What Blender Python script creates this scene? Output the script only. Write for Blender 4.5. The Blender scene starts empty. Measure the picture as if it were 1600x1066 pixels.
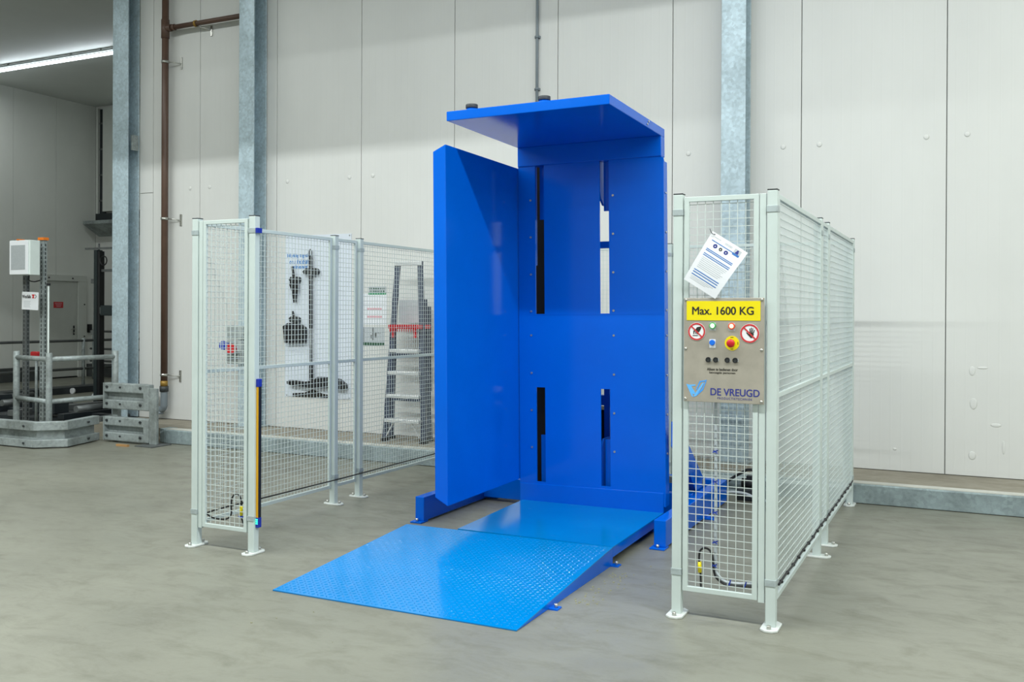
import bpy, bmesh, math, random
from mathutils import Vector, Matrix
random.seed(7)
S = bpy.context.scene
COL = S.collection
PI = math.pi

# ------------------------------------------------------------------ camera
CF, CYAW, CPITCH, CROLL, CH, CPY = 1484.388, 0.450577, 0.00287641, 0.00477120, 1.581098, 492.515
cy_, sy_ = math.cos(CYAW), math.sin(CYAW)
fw = Vector((-sy_*math.cos(CPITCH), cy_*math.cos(CPITCH), -math.sin(CPITCH)))
rt = Vector((cy_, sy_, 0)); up = rt.cross(fw)
r2 = math.cos(CROLL)*rt + math.sin(CROLL)*up
u2 = -math.sin(CROLL)*rt + math.cos(CROLL)*up
cam = bpy.data.cameras.new('camera'); cam.sensor_width = 36; cam.sensor_fit = 'HORIZONTAL'
cam.lens = CF/1600*36; cam.shift_y = -(533-CPY)/1600; cam.clip_end = 200
co = bpy.data.objects.new('camera', cam); COL.objects.link(co)
m = Matrix.Identity(4)
for i, v in enumerate((r2, u2, -fw)):
    for j in range(3): m[j][i] = v[j]
m[0][3], m[1][3], m[2][3] = 0, 0, CH
co.matrix_world = m
S.camera = co

# ------------------------------------------------------------------ world, lamps, exposure
w = bpy.data.worlds.new('world'); S.world = w; w.use_nodes = True
w.node_tree.nodes['Background'].inputs[0].default_value = (0.95, 1.0, 0.98, 1)
w.node_tree.nodes['Background'].inputs[1].default_value = 0.06
S.view_settings.view_transform = 'Standard'; S.view_settings.look = 'None'
S.view_settings.gamma = 1; S.view_settings.use_curve_mapping = False
S.view_settings.exposure = 0.0
def led_row(x0, x1, y, z, power, width=0.14):
    l = bpy.data.lights.new('led_row', 'AREA'); l.shape = 'RECTANGLE'
    l.size = x1-x0; l.size_y = width; l.energy = power; l.color = (0.955, 1.0, 0.985)
    o = bpy.data.objects.new('led_row', l); COL.objects.link(o)
    o.location = ((x0+x1)/2, y, z)
led_row(-13, 8.8, 2.5, 6.33, 1430)
led_row(-13, 7, -2.5, 6.33, 150)
led_row(-13, 7, -6.5, 6.33, 380)
led_row(-13, 8.8, 6.4, 6.33, 340)  # added fill row, out of view, to lift the upper back wall
led_row(-19, -14.35, 12.7, 6.32, 45, 0.08)
S.cycles.use_denoising = True
S.cycles.max_bounces = 8

# ------------------------------------------------------------------ materials
def lin(c):
    return tuple((v/255/12.92 if v/255 <= .04045 else ((v/255+.055)/1.055)**2.4) for v in c)
def base(name, rough=.5, metal=0, spec=.5):
    mt = bpy.data.materials.new(name); mt.use_nodes = True
    nt = mt.node_tree; b = nt.nodes['Principled BSDF']
    b.inputs['Roughness'].default_value = rough; b.inputs['Metallic'].default_value = metal
    b.inputs['Specular IOR Level'].default_value = spec
    return mt, nt, b
def N(nt, t, **kw):
    n = nt.nodes.new(t)
    for k, v in kw.items():
        if k in n.inputs: n.inputs[k].default_value = v
        else: setattr(n, k, v)
    return n
def noise(nt, scale, detail=4, rough=.6, vec=None, dist=0):
    n = N(nt, 'ShaderNodeTexNoise'); n.inputs['Scale'].default_value = scale
    n.inputs['Detail'].default_value = detail; n.inputs['Roughness'].default_value = rough
    n.inputs['Distortion'].default_value = dist
    if vec: nt.links.new(vec, n.inputs['Vector'])
    return n
def coords(nt, scale=(1, 1, 1)):
    g = N(nt, 'ShaderNodeNewGeometry'); mp = N(nt, 'ShaderNodeMapping'); mp.inputs['Scale'].default_value = scale
    nt.links.new(g.outputs['Position'], mp.inputs['Vector'])
    return mp.outputs['Vector']
def ramp(nt, src, stops):
    r = N(nt, 'ShaderNodeValToRGB'); e = r.color_ramp.elements
    while len(e) < len(stops): e.new(0.5)
    for el, (p, c) in zip(e, stops):
        el.position = p; el.color = (*c, 1) if len(c) == 3 else c
    nt.links.new(src, r.inputs['Fac']); return r.outputs['Color']
def mix(nt, fac, a, b, mode='MIX'):
    n = N(nt, 'ShaderNodeMix', data_type='RGBA', blend_type=mode)
    for sock, v in ((0, fac), (6, a), (7, b)):
        if hasattr(v, 'is_output'): nt.links.new(v, n.inputs[sock])
        elif isinstance(v, (int, float)): n.inputs[sock].default_value = v
        else: n.inputs[sock].default_value = (*v, 1)
    return n.outputs[2]
def bump(nt, b, h, strength, dist=.01):
    n = N(nt, 'ShaderNodeBump'); n.inputs['Strength'].default_value = strength; n.inputs['Distance'].default_value = dist
    nt.links.new(h, n.inputs['Height']); nt.links.new(n.outputs[0], b.inputs['Normal'])
def paint(name, rgb, rough=.4, var=.06, scale=6, metal=0, spec=.5, lo=None):
    """a painted or plain surface: slight mottling in colour and gloss"""
    mt, nt, b = base(name, rough, metal, spec)
    c = lin(rgb); v = coords(nt)
    n = noise(nt, scale, 4, .6, v)
    col = ramp(nt, n.outputs['Fac'], [(.3, tuple(x*(1-var) for x in c)), (.7, tuple(min(1, x*(1+var)) for x in c))])
    nt.links.new(col, b.inputs['Base Color'])
    rr = N(nt, 'ShaderNodeMapRange'); rr.inputs['To Min'].default_value = max(.03, rough*.85); rr.inputs['To Max'].default_value = min(1, rough*1.15)
    nt.links.new(n.outputs['Fac'], rr.inputs['Value']); nt.links.new(rr.outputs[0], b.inputs['Roughness'])
    return mt
def galv(name, rgb, rough=.45, dirt=.35, metal=.2):
    mt, nt, b = base(name, rough, metal)
    v = coords(nt); c = lin(rgb)
    vo = N(nt, 'ShaderNodeTexVoronoi'); vo.inputs['Scale'].default_value = 38; nt.links.new(v, vo.inputs['Vector'])
    sp = ramp(nt, vo.outputs['Color'], [(0, tuple(x*.82 for x in c)), (1, tuple(x*1.12 for x in c))])
    n = noise(nt, 3.2, 6, .65, v)
    st = ramp(nt, n.outputs['Fac'], [(.42, (1, 1, 1)), (.7, (1-dirt, 1-dirt, 1-dirt*1.05))])
    n2 = noise(nt, 30, 5, .7, v)
    sc = ramp(nt, n2.outputs['Fac'], [(.62, (0, 0, 0)), (.72, (1, 1, 1))])
    col = mix(nt, 1, sp, st, 'MULTIPLY')
    mixd = mix(nt, sc, col, tuple(x*.6 for x in c))
    nt.links.new(mix(nt, .35, col, mixd), b.inputs['Base Color'])
    nt.links.new(ramp(nt, n.outputs['Fac'], [(.3, (rough*.8,)*3), (.75, (min(1, rough*1.5),)*3)]), b.inputs['Roughness'])
    return mt
def blue_paint(name, rgb, rough, wear=0.0):
    mt, nt, b = base(name, rough, 0, .2 if wear < .3 else .5)
    c = lin(rgb); v = coords(nt)
    n = noise(nt, 2.2, 5, .6, v)
    col = ramp(nt, n.outputs['Fac'], [(.3, tuple(x*.96 for x in c)), (.7, tuple(min(1, x*1.04) for x in c))])
    sn = noise(nt, 9, 8, .75, coords(nt, (1, 3, 1)), .6)
    sm = ramp(nt, sn.outputs['Fac'], [(.62, (0, 0, 0)), (.8, (wear,)*3)])
    fine = noise(nt, 160, 3, .6, v)
    fm = ramp(nt, fine.outputs['Fac'], [(.68, (0, 0, 0)), (.76, (wear*.8,)*3)])
    col = mix(nt, sm, col, lin((150, 175, 205)))
    col = mix(nt, fm, col, lin((190, 200, 205)))
    nt.links.new(col, b.inputs['Base Color'])
    op = noise(nt, 26, 2, .5, v)
    nt.links.new(ramp(nt, n.outputs['Fac'], [(.3, (rough*.85,)*3), (.75, (rough*1.3,)*3)]), b.inputs['Roughness'])
    bump(nt, b, op.outputs['Fac'], .05, .004)
    return mt
def concrete(name, rgb, rough=.38, amp=.2, joint=False):
    mt, nt, b = base(name, rough, 0, .45)
    c = lin(rgb); v = coords(nt)
    big = noise(nt, .55, 5, .6, v, .5); mid = noise(nt, 3.1, 8, .7, coords(nt, (1, 1.8, 1)), .4); fine = noise(nt, 70, 4, .7, v)
    col = ramp(nt, big.outputs['Fac'], [(.3, tuple(x*(1-amp) for x in c)), (.7, tuple(x*(1+amp*.6) for x in c))])
    m2 = ramp(nt, mid.outputs['Fac'], [(.30, (.70, .70, .67)), (.52, (1, 1, 1)), (.72, (1.0, 1.0, 1.0))])
    col = mix(nt, .8, col, m2, 'MULTIPLY')
    f2 = ramp(nt, fine.outputs['Fac'], [(.3, (.93, .93, .93)), (.65, (1.0, 1.0, 1.0))])
    col = mix(nt, .7, col, f2, 'MULTIPLY')
    sp = noise(nt, 9, 6, .8, v, 1.2)
    spm = ramp(nt, sp.outputs['Fac'], [(.68, (0, 0, 0)), (.78, (.35,)*3)])
    col = mix(nt, spm, col, tuple(x*.62 for x in c))
    nt.links.new(col, b.inputs['Base Color'])
    nt.links.new(ramp(nt, mid.outputs['Fac'], [(.3, (rough*1.35,)*3), (.7, (rough*.85,)*3)]), b.inputs['Roughness'])
    bump(nt, b, fine.outputs['Fac'], .08, .003)
    return mt
def panel_mat(name, rgb, axis='X', rough=.42):
    """coated steel sandwich panel: micro ribs along the height, faint smudges"""
    mt, nt, b = base(name, rough, 0, .4)
    c = lin(rgb); v = coords(nt)
    n = noise(nt, 1.1, 5, .6, coords(nt, (1, 1, .5)))
    col = ramp(nt, n.outputs['Fac'], [(.3, tuple(x*.955 for x in c)), (.7, tuple(min(1, x*1.02) for x in c))])
    sm = noise(nt, 7, 7, .75, v, .8)
    smm = ramp(nt, sm.outputs['Fac'], [(.70, (0, 0, 0)), (.82, (.16,)*3)])
    col = mix(nt, smm, col, lin((150, 146, 138)))
    nt.links.new(col, b.inputs['Base Color'])
    wv = N(nt, 'ShaderNodeTexWave', wave_type='BANDS', bands_direction=axis, wave_profile='SIN')
    wv.inputs['Scale'].default_value = 3.6; wv.inputs['Distortion'].default_value = 0
    nt.links.new(v, wv.inputs['Vector'])
    pk = ramp(nt, wv.outputs['Fac'], [(.9, (0, 0, 0)), (1, (1, 1, 1))])
    bump(nt, b, pk, .12, .004)
    return mt
def emit(name, rgb, strength):
    mt, nt, b = base(name, .4)
    b.inputs['Base Color'].default_value = (*lin(rgb), 1)
    b.inputs['Emission Color'].default_value = (*lin(rgb), 1); b.inputs['Emission Strength'].default_value = strength
    return mt

M = {}
M['wall'] = panel_mat('white coated panel', (213, 214, 211))
M['wall_y'] = panel_mat('white coated panel side', (226, 229, 224), 'Y')
M['joint'] = paint('joint grey', (120, 124, 120), .7)
M['floor'] = concrete('polished concrete', (127, 127, 115), .36)
M['plinth'] = concrete('plinth concrete', (146, 140, 126), .7, .2)
M['kerb'] = galv('galvanised kerb', (150, 165, 168), .5)
M['kerb_edge'] = concrete('worn kerb edge', (196, 196, 188), .7, .3)
M['galv'] = galv('galvanised column', (184, 203, 212), .42, .25)
M['galv2'] = galv('galvanised guard rail', (158, 167, 167), .45, .5)
M['galv_bolt'] = paint('zinc bolt', (190, 190, 184), .3, .05, 6, .9)
M['dark_bolt'] = paint('dark bolt', (62, 66, 68), .45, .1, 6, .5)
M['blue'] = blue_paint('blue machine paint', (0, 95, 208), .13, .04)
M['blue_ramp'] = blue_paint('blue ramp paint', (0, 122, 192), .14, .5)
M['blue_dark'] = blue_paint('blue frame paint', (0, 92, 205), .3, .05)
M['fence'] = paint('pale grey powder coat', (194, 206, 203), .38, .03)
M['wire'] = paint('pale grey wire', (196, 206, 203), .4, .03)
M['cap'] = paint('black plastic cap', (52, 56, 58), .5)
M['clamp'] = galv('zinc clamp', (176, 188, 190), .35, .15)
M['foot'] = paint('white foot plate', (204, 209, 205), .4, .04)
M['black'] = paint('black plastic', (24, 25, 28), .45, .1)
M['rubber'] = paint('black cable sheath', (26, 26, 28), .5, .1)
M['tie'] = paint('blue cable tie', (30, 62, 170), .4)
M['grey_pvc'] = paint('grey plastic', (118, 128, 134), .42, .05)
M['conduit'] = paint('pale grey conduit', (176, 184, 188), .4, .04)
M['copper'] = paint('brown pipe', (88, 66, 54), .45, .12)
M['brass'] = paint('brass coupling', (150, 118, 52), .4, .1, 6, .3)
M['steel'] = paint('brushed stainless', (176, 170, 158), .42, .10, 9, .45)
M['yellow'] = paint('yellow sign', (232, 214, 0), .4, .02)
M['yellow2'] = paint('yellow profile', (214, 160, 22), .4, .03)
M['ink'] = paint('black print', (34, 32, 26), .6, .02)
M['navy'] = paint('navy print', (44, 52, 134), .5, .02)
M['lblue'] = paint('light blue print', (96, 178, 242), .5, .02)
M['lblue2'] = paint('pale blue print', (62, 150, 232), .5, .02)
M['pblue2'] = paint('mid blue print', (40, 120, 190), .5, .02)
M['pblue'] = paint('blue print', (52, 112, 184), .6, .03)
M['white'] = paint('white sheet', (228, 231, 234), .5, .015)
M['paper'] = paint('white paper', (226, 229, 234), .6, .015)
M['pgrey'] = paint('grey print', (182, 188, 192), .6, .03)
M['pink'] = paint('pink print', (216, 170, 178), .6, .03)
M['green'] = paint('green print', (70, 150, 110), .6, .03)
M['dgreen'] = paint('dark green print', (40, 84, 60), .6, .03)
M['red'] = paint('red plastic', (190, 26, 34), .35, .04)
M['redprint'] = paint('red print', (196, 48, 52), .5, .03)
M['blue_btn'] = paint('blue plastic', (20, 110, 222), .3, .03)
M['blue_cap'] = paint('dark blue plastic', (24, 48, 158), .4, .03)
M['lamp_green'] = emit('lit green lamp', (225, 255, 225), 2.2)
M['lamp_red'] = emit('lit red lamp', (255, 205, 150), 2.2)
M['ring_green'] = paint('green lamp ring', (70, 170, 90), .3)
M['ring_red'] = paint('red lamp ring', (225, 70, 50), .3)
M['led'] = emit('lit led tube', (238, 248, 255), 9.0)
M['led_small'] = emit('lit green indicator', (60, 235, 190), 1.6)
M['board'] = paint('white shadow board', (214, 222, 232), .3, .015)
M['rail_dark'] = paint('dark fibreglass rail', (58, 66, 84), .45, .08)
M['alu'] = paint('aluminium tread', (212, 214, 214), .35, .04, 9, .35)
M['ebox'] = paint('grey enclosure', (150, 158, 156), .45, .04)
M['conv'] = paint('dark conveyor steel', (36, 42, 46), .5, .2)
M['conv2'] = paint('worn conveyor steel', (104, 108, 108), .45, .2, 9, .4)
M['dgpost'] = paint('dark green painted post', (30, 42, 44), .45, .08)
M['orange'] = paint('orange cap', (228, 122, 30), .5, .04)
M['box'] = paint('off white enclosure', (216, 226, 222), .45, .03)
M['boxgrey'] = paint('grey screen mesh', (166, 172, 174), .5, .06, 40)
M['door'] = paint('grey white door', (196, 200, 194), .45, .03)
M['doorframe'] = paint('door frame', (206, 210, 204), .45, .03)
M['darkbase'] = paint('dark plinth coating', (66, 70, 70), .7, .1)
M['wood'] = paint('wood scrap', (170, 130, 82), .7, .15)
M['crumb'] = paint('pale crumbs', (150, 150, 124), .7, .1)
M['void'] = paint('slot shade black', (7, 7, 8), .7)  # shade behind the machine's slots put into the colour
M['ceil'] = panel_mat('ceiling panel', (206, 210, 206), 'X')

# ------------------------------------------------------------------ mesh helpers
ORG = {}
class MB:
    def __init__(s, xf=None): s.v = []; s.f = []; s.xf = xf; s.smooth = []; s.starts = []
    def _add(s, vs, fs, sm=False):
        o = len(s.v); s.starts.append(o); s.v += [Vector(p) for p in vs]
        for f in fs: s.f.append([i+o for i in f]); s.smooth.append(sm)
        return s
    def box(s, x0, x1, y0, y1, z0, z1):
        v = [(x, y, z) for z in (z0, z1) for y in (y0, y1) for x in (x0, x1)]
        return s._add(v, [(0, 2, 3, 1), (4, 5, 7, 6), (0, 1, 5, 4), (1, 3, 7, 5), (3, 2, 6, 7), (2, 0, 4, 6)])
    def bar(s, p, q, wd, ht, upv=(0, 0, 1)):
        """box beam from p to q, wd across, ht along the up direction"""
        p, q = Vector(p), Vector(q); d = (q-p).normalized(); u = Vector(upv)
        if abs(d.dot(u)) > .98: u = Vector((1, 0, 0))
        a = d.cross(u).normalized(); b = a.cross(d).normalized()
        v = []
        for c in (p, q):
            for i, j in ((-1, -1), (1, -1), (1, 1), (-1, 1)): v.append(c+a*i*wd/2+b*j*ht/2)
        return s._add(v, [(3, 2, 1, 0), (4, 5, 6, 7), (0, 1, 5, 4), (1, 2, 6, 5), (2, 3, 7, 6), (3, 0, 4, 7)])
    def cyl(s, p, q, r, n=12, r2=None):
        p, q = Vector(p), Vector(q); d = (q-p).normalized()
        u = Vector((0, 0, 1)) if abs(d.z) < .9 else Vector((1, 0, 0))
        a = d.cross(u).normalized(); b = a.cross(d); r2 = r if r2 is None else r2
        v = [c+(a*math.cos(2*PI*i/n)+b*math.sin(2*PI*i/n))*rr for c, rr in ((p, r), (q, r2)) for i in range(n)]
        s._add(v, [(i, (i+1) % n, n+(i+1) % n, n+i) for i in range(n)], True)
        o = len(s.v)-2*n
        s.f.append([o+i for i in range(n)][::-1]); s.f.append([o+n+i for i in range(n)]); s.smooth += [False, False]
        return s
    def tube(s, pts, r, n=8, sub=5, closed=False):
        P = [Vector(p) for p in pts]
        if sub > 1 and len(P) > 2:
            Q = []
            for i in range(len(P)-1):
                p0, p1, p2, p3 = P[max(i-1, 0)], P[i], P[i+1], P[min(i+2, len(P)-1)]
                for k in range(sub):
                    t = k/sub
                    Q.append(.5*((2*p1)+(p2-p0)*t+(2*p0-5*p1+4*p2-p3)*t*t+(3*p1-p0-3*p2+p3)*t**3))
            Q.append(P[-1]); P = Q
        v = []; ref = Vector((.3, .2, 1)).normalized()
        for i, p in enumerate(P):
            d = (P[min(i+1, len(P)-1)]-P[max(i-1, 0)]).normalized()
            a = d.cross(ref)
            if a.length < .05: a = d.cross(Vector((1, 0, 0)))
            a.normalize(); b = a.cross(d)
            v += [p+(a*math.cos(2*PI*k/n)+b*math.sin(2*PI*k/n))*r for k in range(n)]
        fs = [(i*n+k, i*n+(k+1) % n, (i+1)*n+(k+1) % n, (i+1)*n+k) for i in range(len(P)-1) for k in range(n)]
        s._add(v, fs, True)
        o = len(s.v)-len(v); L = len(v)
        s.f.append([o+k for k in range(n)][::-1]); s.f.append([o+L-n+k for k in range(n)]); s.smooth += [False, False]
        return s
    def prism(s, poly, axis, a0, a1):
        """2-D outline extruded along an axis: X -> (y,z), Y -> (x,z), Z -> (x,y)"""
        def pt(p, a): return {'X': (a, p[0], p[1]), 'Y': (p[0], a, p[1]), 'Z': (p[0], p[1], a)}[axis]
        n = len(poly); v = [pt(p, a0) for p in poly]+[pt(p, a1) for p in poly]
        return s._add(v, [tuple(range(n))[::-1], tuple(range(n, 2*n))]+[(i, (i+1) % n, n+(i+1) % n, n+i) for i in range(n)])
    def ball(s, c, rx, ry, rz, nu=12, nv=7):
        c = Vector(c); v = [c+Vector((0, 0, rz))]
        for j in range(1, nv):
            t = PI*j/nv
            for i in range(nu): v.append(c+Vector((rx*math.sin(t)*math.cos(2*PI*i/nu), ry*math.sin(t)*math.sin(2*PI*i/nu), rz*math.cos(t))))
        v.append(c-Vector((0, 0, rz))); f = []
        for i in range(nu): f.append((0, 1+i, 1+(i+1) % nu))
        for j in range(nv-2):
            for i in range(nu): f.append((1+j*nu+i, 1+(j+1)*nu+i, 1+(j+1)*nu+(i+1) % nu, 1+j*nu+(i+1) % nu))
        for i in range(nu): f.append((len(v)-1, 1+(nv-2)*nu+(i+1) % nu, 1+(nv-2)*nu+i))
        return s._add(v, f, True)
    def each(s, name, mat, parent=None, **kw):
        """one object per shape added"""
        out = []; ends = s.starts[1:]+[len(s.v)]
        for a, b in zip(s.starts, ends):
            q = MB(s.xf); q.v = s.v[a:b]
            for f, sm in zip(s.f, s.smooth):
                if a <= f[0] < b: q.f.append([i-a for i in f]); q.smooth.append(sm)
            out.append(q.build(name, mat, parent, **kw))
        return out
    def build(s, name, mat, parent=None, bevel=0, kind=None, label=None, loc=None, weld=False):
        org = Vector(ORG[parent.name]) if parent else Vector(loc or (0, 0, 0))
        vs = [(s.xf(p) if s.xf else p)-org for p in s.v]
        me = bpy.data.meshes.new(name); me.from_pydata([tuple(p) for p in vs], [], s.f)
        bm = bmesh.new(); bm.from_mesh(me)
        if weld: bmesh.ops.remove_doubles(bm, verts=bm.verts, dist=1e-5)
        bmesh.ops.recalc_face_normals(bm, faces=bm.faces); bm.to_mesh(me); bm.free()
        if any(s.smooth) and not weld: me.polygons.foreach_set('use_smooth', s.smooth)
        me.materials.append(M[mat]); me.update()
        o = bpy.data.objects.new(name, me); COL.objects.link(o)
        if parent: o.parent = parent
        else: o.location = org
        ORG[o.name] = tuple(org)
        if bevel:
            b = o.modifiers.new('bevel', 'BEVEL'); b.width = bevel; b.segments = 2; b.limit_method = 'ANGLE'
        if kind: o['kind'] = kind
        if label: o['label'] = label
        return o
def tag(o, label, cat, group=None):
    o['label'] = label; o['category'] = cat
    if group: o['group'] = group
    return o
def thing(name, label, cat, loc, group=None):
    o = bpy.data.objects.new(name, None); COL.objects.link(o); o.location = loc; o.empty_display_size = .1
    ORG[o.name] = tuple(loc); return tag(o, label, cat, group)
def struct(o): o['kind'] = 'structure'; return o
def copy_to(o, parent, off):
    """copy of a part (with its sub-parts) placed off metres from the source's own place"""
    c = o.copy(); COL.objects.link(c); c.parent = parent; c.location = Vector(off)
    for ch in list(o.children):
        d = ch.copy(); COL.objects.link(d); d.parent = c
    return c
def text(body, name, mat, parent, x, y, z, width=None, height=None, rotz=0, bold=0, tilt=0, align='CENTER', spacing=1.0, shear=0, facing=None, fat=0):
    cu = bpy.data.curves.new(name, 'FONT'); cu.body = body; cu.align_x = align; cu.align_y = 'CENTER'
    cu.extrude = .01; cu.offset = bold; cu.space_character = spacing; cu.shear = shear; cu.space_line = .8
    t = bpy.data.objects.new('tmp_text', cu); COL.objects.link(t)
    bpy.context.view_layer.update()
    me = bpy.data.meshes.new_from_object(t.evaluated_get(bpy.context.evaluated_depsgraph_get()))
    bpy.data.objects.remove(t); bpy.data.curves.remove(cu)
    xs = [v.co.x for v in me.vertices]; ys = [v.co.y for v in me.vertices]
    wd, ht = max(xs)-min(xs), max(ys)-min(ys); mx, my = (max(xs)+min(xs))/2, (max(ys)+min(ys))/2
    sx = width/wd if width else None; sz = height/ht if height else None
    sx = sx or sz; sz = sz or sx
    R = facing or (Matrix.Rotation(rotz, 3, 'Z') @ Matrix.Rotation(tilt, 3, 'Y'))
    org = Vector(ORG[parent.name]); c = Vector((x, y, z))
    for v in me.vertices:
        q = v.co; v.co = c+R @ Vector(((q.x-mx)*sx, -q.z*.05, (q.y-my)*sz))-org
    if fat:                                            # heavier strokes: the glyphs laid over themselves a hair apart
        bm = bmesh.new(); bm.from_mesh(me)
        for dx, dz in ((1, 0), (-1, 0), (0, .7), (0, -.7)):
            n_ = len(bm.verts); bm.from_mesh(me); bm.verts.ensure_lookup_table()
            for v in bm.verts[n_:]: v.co += R @ Vector((dx*fat, -.00002*(dx+dz), dz*fat))
        bm.to_mesh(me); bm.free()
    me.materials.clear(); me.materials.append(M[mat])
    o = bpy.data.objects.new(name, me); COL.objects.link(o); o.parent = parent; ORG[o.name] = tuple(org)
    return o

# ================================================================== the building
W = 9.25      # back wall face
CEIL = 6.5
fl = MB().box(-19.6, 9.2, -9.2, 16.8, -.12, 0).build('floor', 'floor'); struct(fl)
ce = MB().box(-19.6, 9.2, -9.2, 16.8, CEIL, CEIL+.12).build('ceiling', 'ceil'); struct(ce)

SE = [-0.207-1.248*k for k in range(-7, 8)]          # panel joints of the back wall
wb = MB().box(-10.0, 9.2, W+.02, W+.14, 0, CEIL).build('wall_back', 'joint'); struct(wb)
G = .0035
def wall_panel(x0, x1, z0=.165):
    return MB().box(x0+G, x1-G, W, W+.03, z0, CEIL).build('wall_panel', 'wall', wb, bevel=.003)
edges = sorted(set([9.2, -9.76, -10.0]+[round(x, 4) for x in SE if x > -9.5 and x < 9.2]))
for a, b in zip(edges[:-1], edges[1:]):
    if a < -9.9:
        MB().box(a, b-G, W, W+.03, .165, 3.14).build('wall_panel', 'wall', wb, bevel=.003)
        MB().box(a, b-G, W, W+.03, 3.146, CEIL).build('wall_panel', 'wall', wb, bevel=.003)
    else: wall_panel(a, b)
cap0 = None
for x in SE:
    for dx in (-.165, .165):
        if -9.3 < x+dx < 9:
            MB().ball((x+dx, W-.002, 3.165), .024, .005, .024, 12, 6).build('fixing_cap', 'wall', wb)
for x, z, a, b in ((.007, 1.086, .03, .05), (.088, 1.115, .05, .012), (.019, .80, .035, .06), (.195, .62, .05, .02), (.011, .345, .035, .045), (.255, .43, .015, .07),
                   (-.62, .36, .02, .015), (-7.15, .34, .06, .012), (-1.05, .38, .03, .03)):
    MB().ball((x, W-.0003, z), a*.85, .0035, b*.85, 12, 6).build('dent', 'wall', wb)

struct(MB().box(-10.0, 9.2, 8.51, W+.02, 0, .160).build('trim_1', 'plinth'))
bb = MB().box(-8.57, 9.2, 8.50, 8.53, 0, .150).build('baseboard_back', 'kerb'); struct(bb)
for a, b in ((-8.64, -2.62), (-2.615, 3.4), (3.405, 9.2)):
    MB().prism([(8.39, 0.004), (8.50, .004), (8.50, .16), (8.40, .166), (8.39, .156)], 'X', a, b).build('kerb_section', 'kerb', bb, bevel=.004)
    MB().box(a+.002, b-.002, 8.402, 8.512, .150, .172).build('kerb_edge', 'kerb_edge', bb)
MB().prism([(-8.78, 8.44), (-8.65, 8.39), (-8.65, 8.60), (-8.78, 8.60)], 'Z', 0.004, .165).build('kerb_end', 'kerb', bb, bevel=.004)

wr = MB().box(9.0, 9.2, -9.2, W+.02, 0, CEIL).build('wall_right', 'wall_y'); struct(wr)
wf = MB().box(-19.6, 9.2, -9.2, -9.0, 0, CEIL).build('wall_front', 'wall'); struct(wf)
wl = MB().box(-19.5, -19.14, -9.2, 16.8, 0, CEIL).build('wall_left', 'joint'); struct(wl)
ys = [16.312-1.1*k for k in range(24)]
for a, b in zip(ys[1:], ys[:-1]):
    if a < 14.85 < b or a < 15.9 < b or (a > 14.8 and b < 16.0): pass
    MB().box(-19.14, -19.10, a+G, b-G, 0, CEIL).build('wall_panel', 'wall_y', wl)
wa = MB().box(-19.14, -9.86, 16.34, 16.6, 0, CEIL).build('wall_alcove', 'joint'); struct(wa)
for k in range(9):
    a = -19.10+1.03*k
    MB().box(a+G, a+1.03-G, 16.312, 16.34, 0, CEIL).build('wall_panel', 'wall', wa)
wt = MB().box(-9.99, -9.86, W+.03, 16.34, 0, CEIL).build('wall_return', 'wall_y'); struct(wt)
struct(MB().box(-19.10, -18.86, -9, 14.78, 0, .30).build('baseboard_left', 'darkbase'))
struct(MB().box(-18.8, -10.1, 16.08, 16.31, 0, .30).build('baseboard_alcove', 'darkbase'))
struct(MB().box(-19.10, -18.86, 16.05, 16.31, 0, .30).build('baseboard_corner', 'darkbase'))

# unseen beams under the ceiling, sized and placed to shade the upper back wall
cb = struct(MB().box(-19.0, -4.6, 4.42, 4.62, 5.52, CEIL).build('trim_2', 'galv'))
cb2 = struct(MB().box(-4.6, 8.9, 4.42, 4.62, 5.86, CEIL).build('trim_3', 'galv'))

# door in the left wall
d1 = MB().box(-19.10, -19.04, 14.80, 16.02, 2.262, 2.40).build('door_1', 'doorframe'); struct(d1)
MB().box(-19.10, -19.04, 15.78, 16.02, 0, 2.262).build('door_jamb', 'doorframe', d1, bevel=.01)
MB().box(-19.10, -19.04, 14.80, 14.92, 0, 2.262).build('door_jamb', 'doorframe', d1, bevel=.01)
MB().box(-19.098, -19.075, 14.925, 15.775, .03, 2.255).build('door_leaf', 'door', d1, bevel=.004)
MB().box(-19.099, -19.06, 14.925, 15.775, .002, .028).build('threshold', 'black', d1)
dh = MB().box(-19.076, -19.066, 15.66, 15.70, 1.00, 1.22).build('door_handle', 'dark_bolt', d1)
MB().cyl((-19.066, 15.68, 1.14), (-19.02, 15.68, 1.14), .012).cyl((-19.025, 15.68, 1.14), (-19.025, 15.57, 1.14), .011).cyl((-19.066, 15.68, 1.05), (-19.05, 15.68, 1.05), .016).each('lever', 'galv_bolt', dh)
for y, z in ((14.98, 2.33), (15.62, 2.33), (15.95, 1.72), (15.95, .96), (15.95, .35)):
    MB().cyl((-19.041, y, z), (-19.034, y, z), .02, 8).build('screw', 'dark_bolt', d1)
ds = MB().box(-19.076, -19.068, 15.13, 15.385, 1.635, 1.775).build('door_sign', 'redprint', d1)
b_ = MB()
for k in range(3):
    b_.box(-19.068, -19.0665, 15.16+.02*k, 15.35-.015*k, 1.735-.035*k, 1.747-.035*k)
b_.build('sign_lines', 'pink', ds, kind='stuff')
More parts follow.
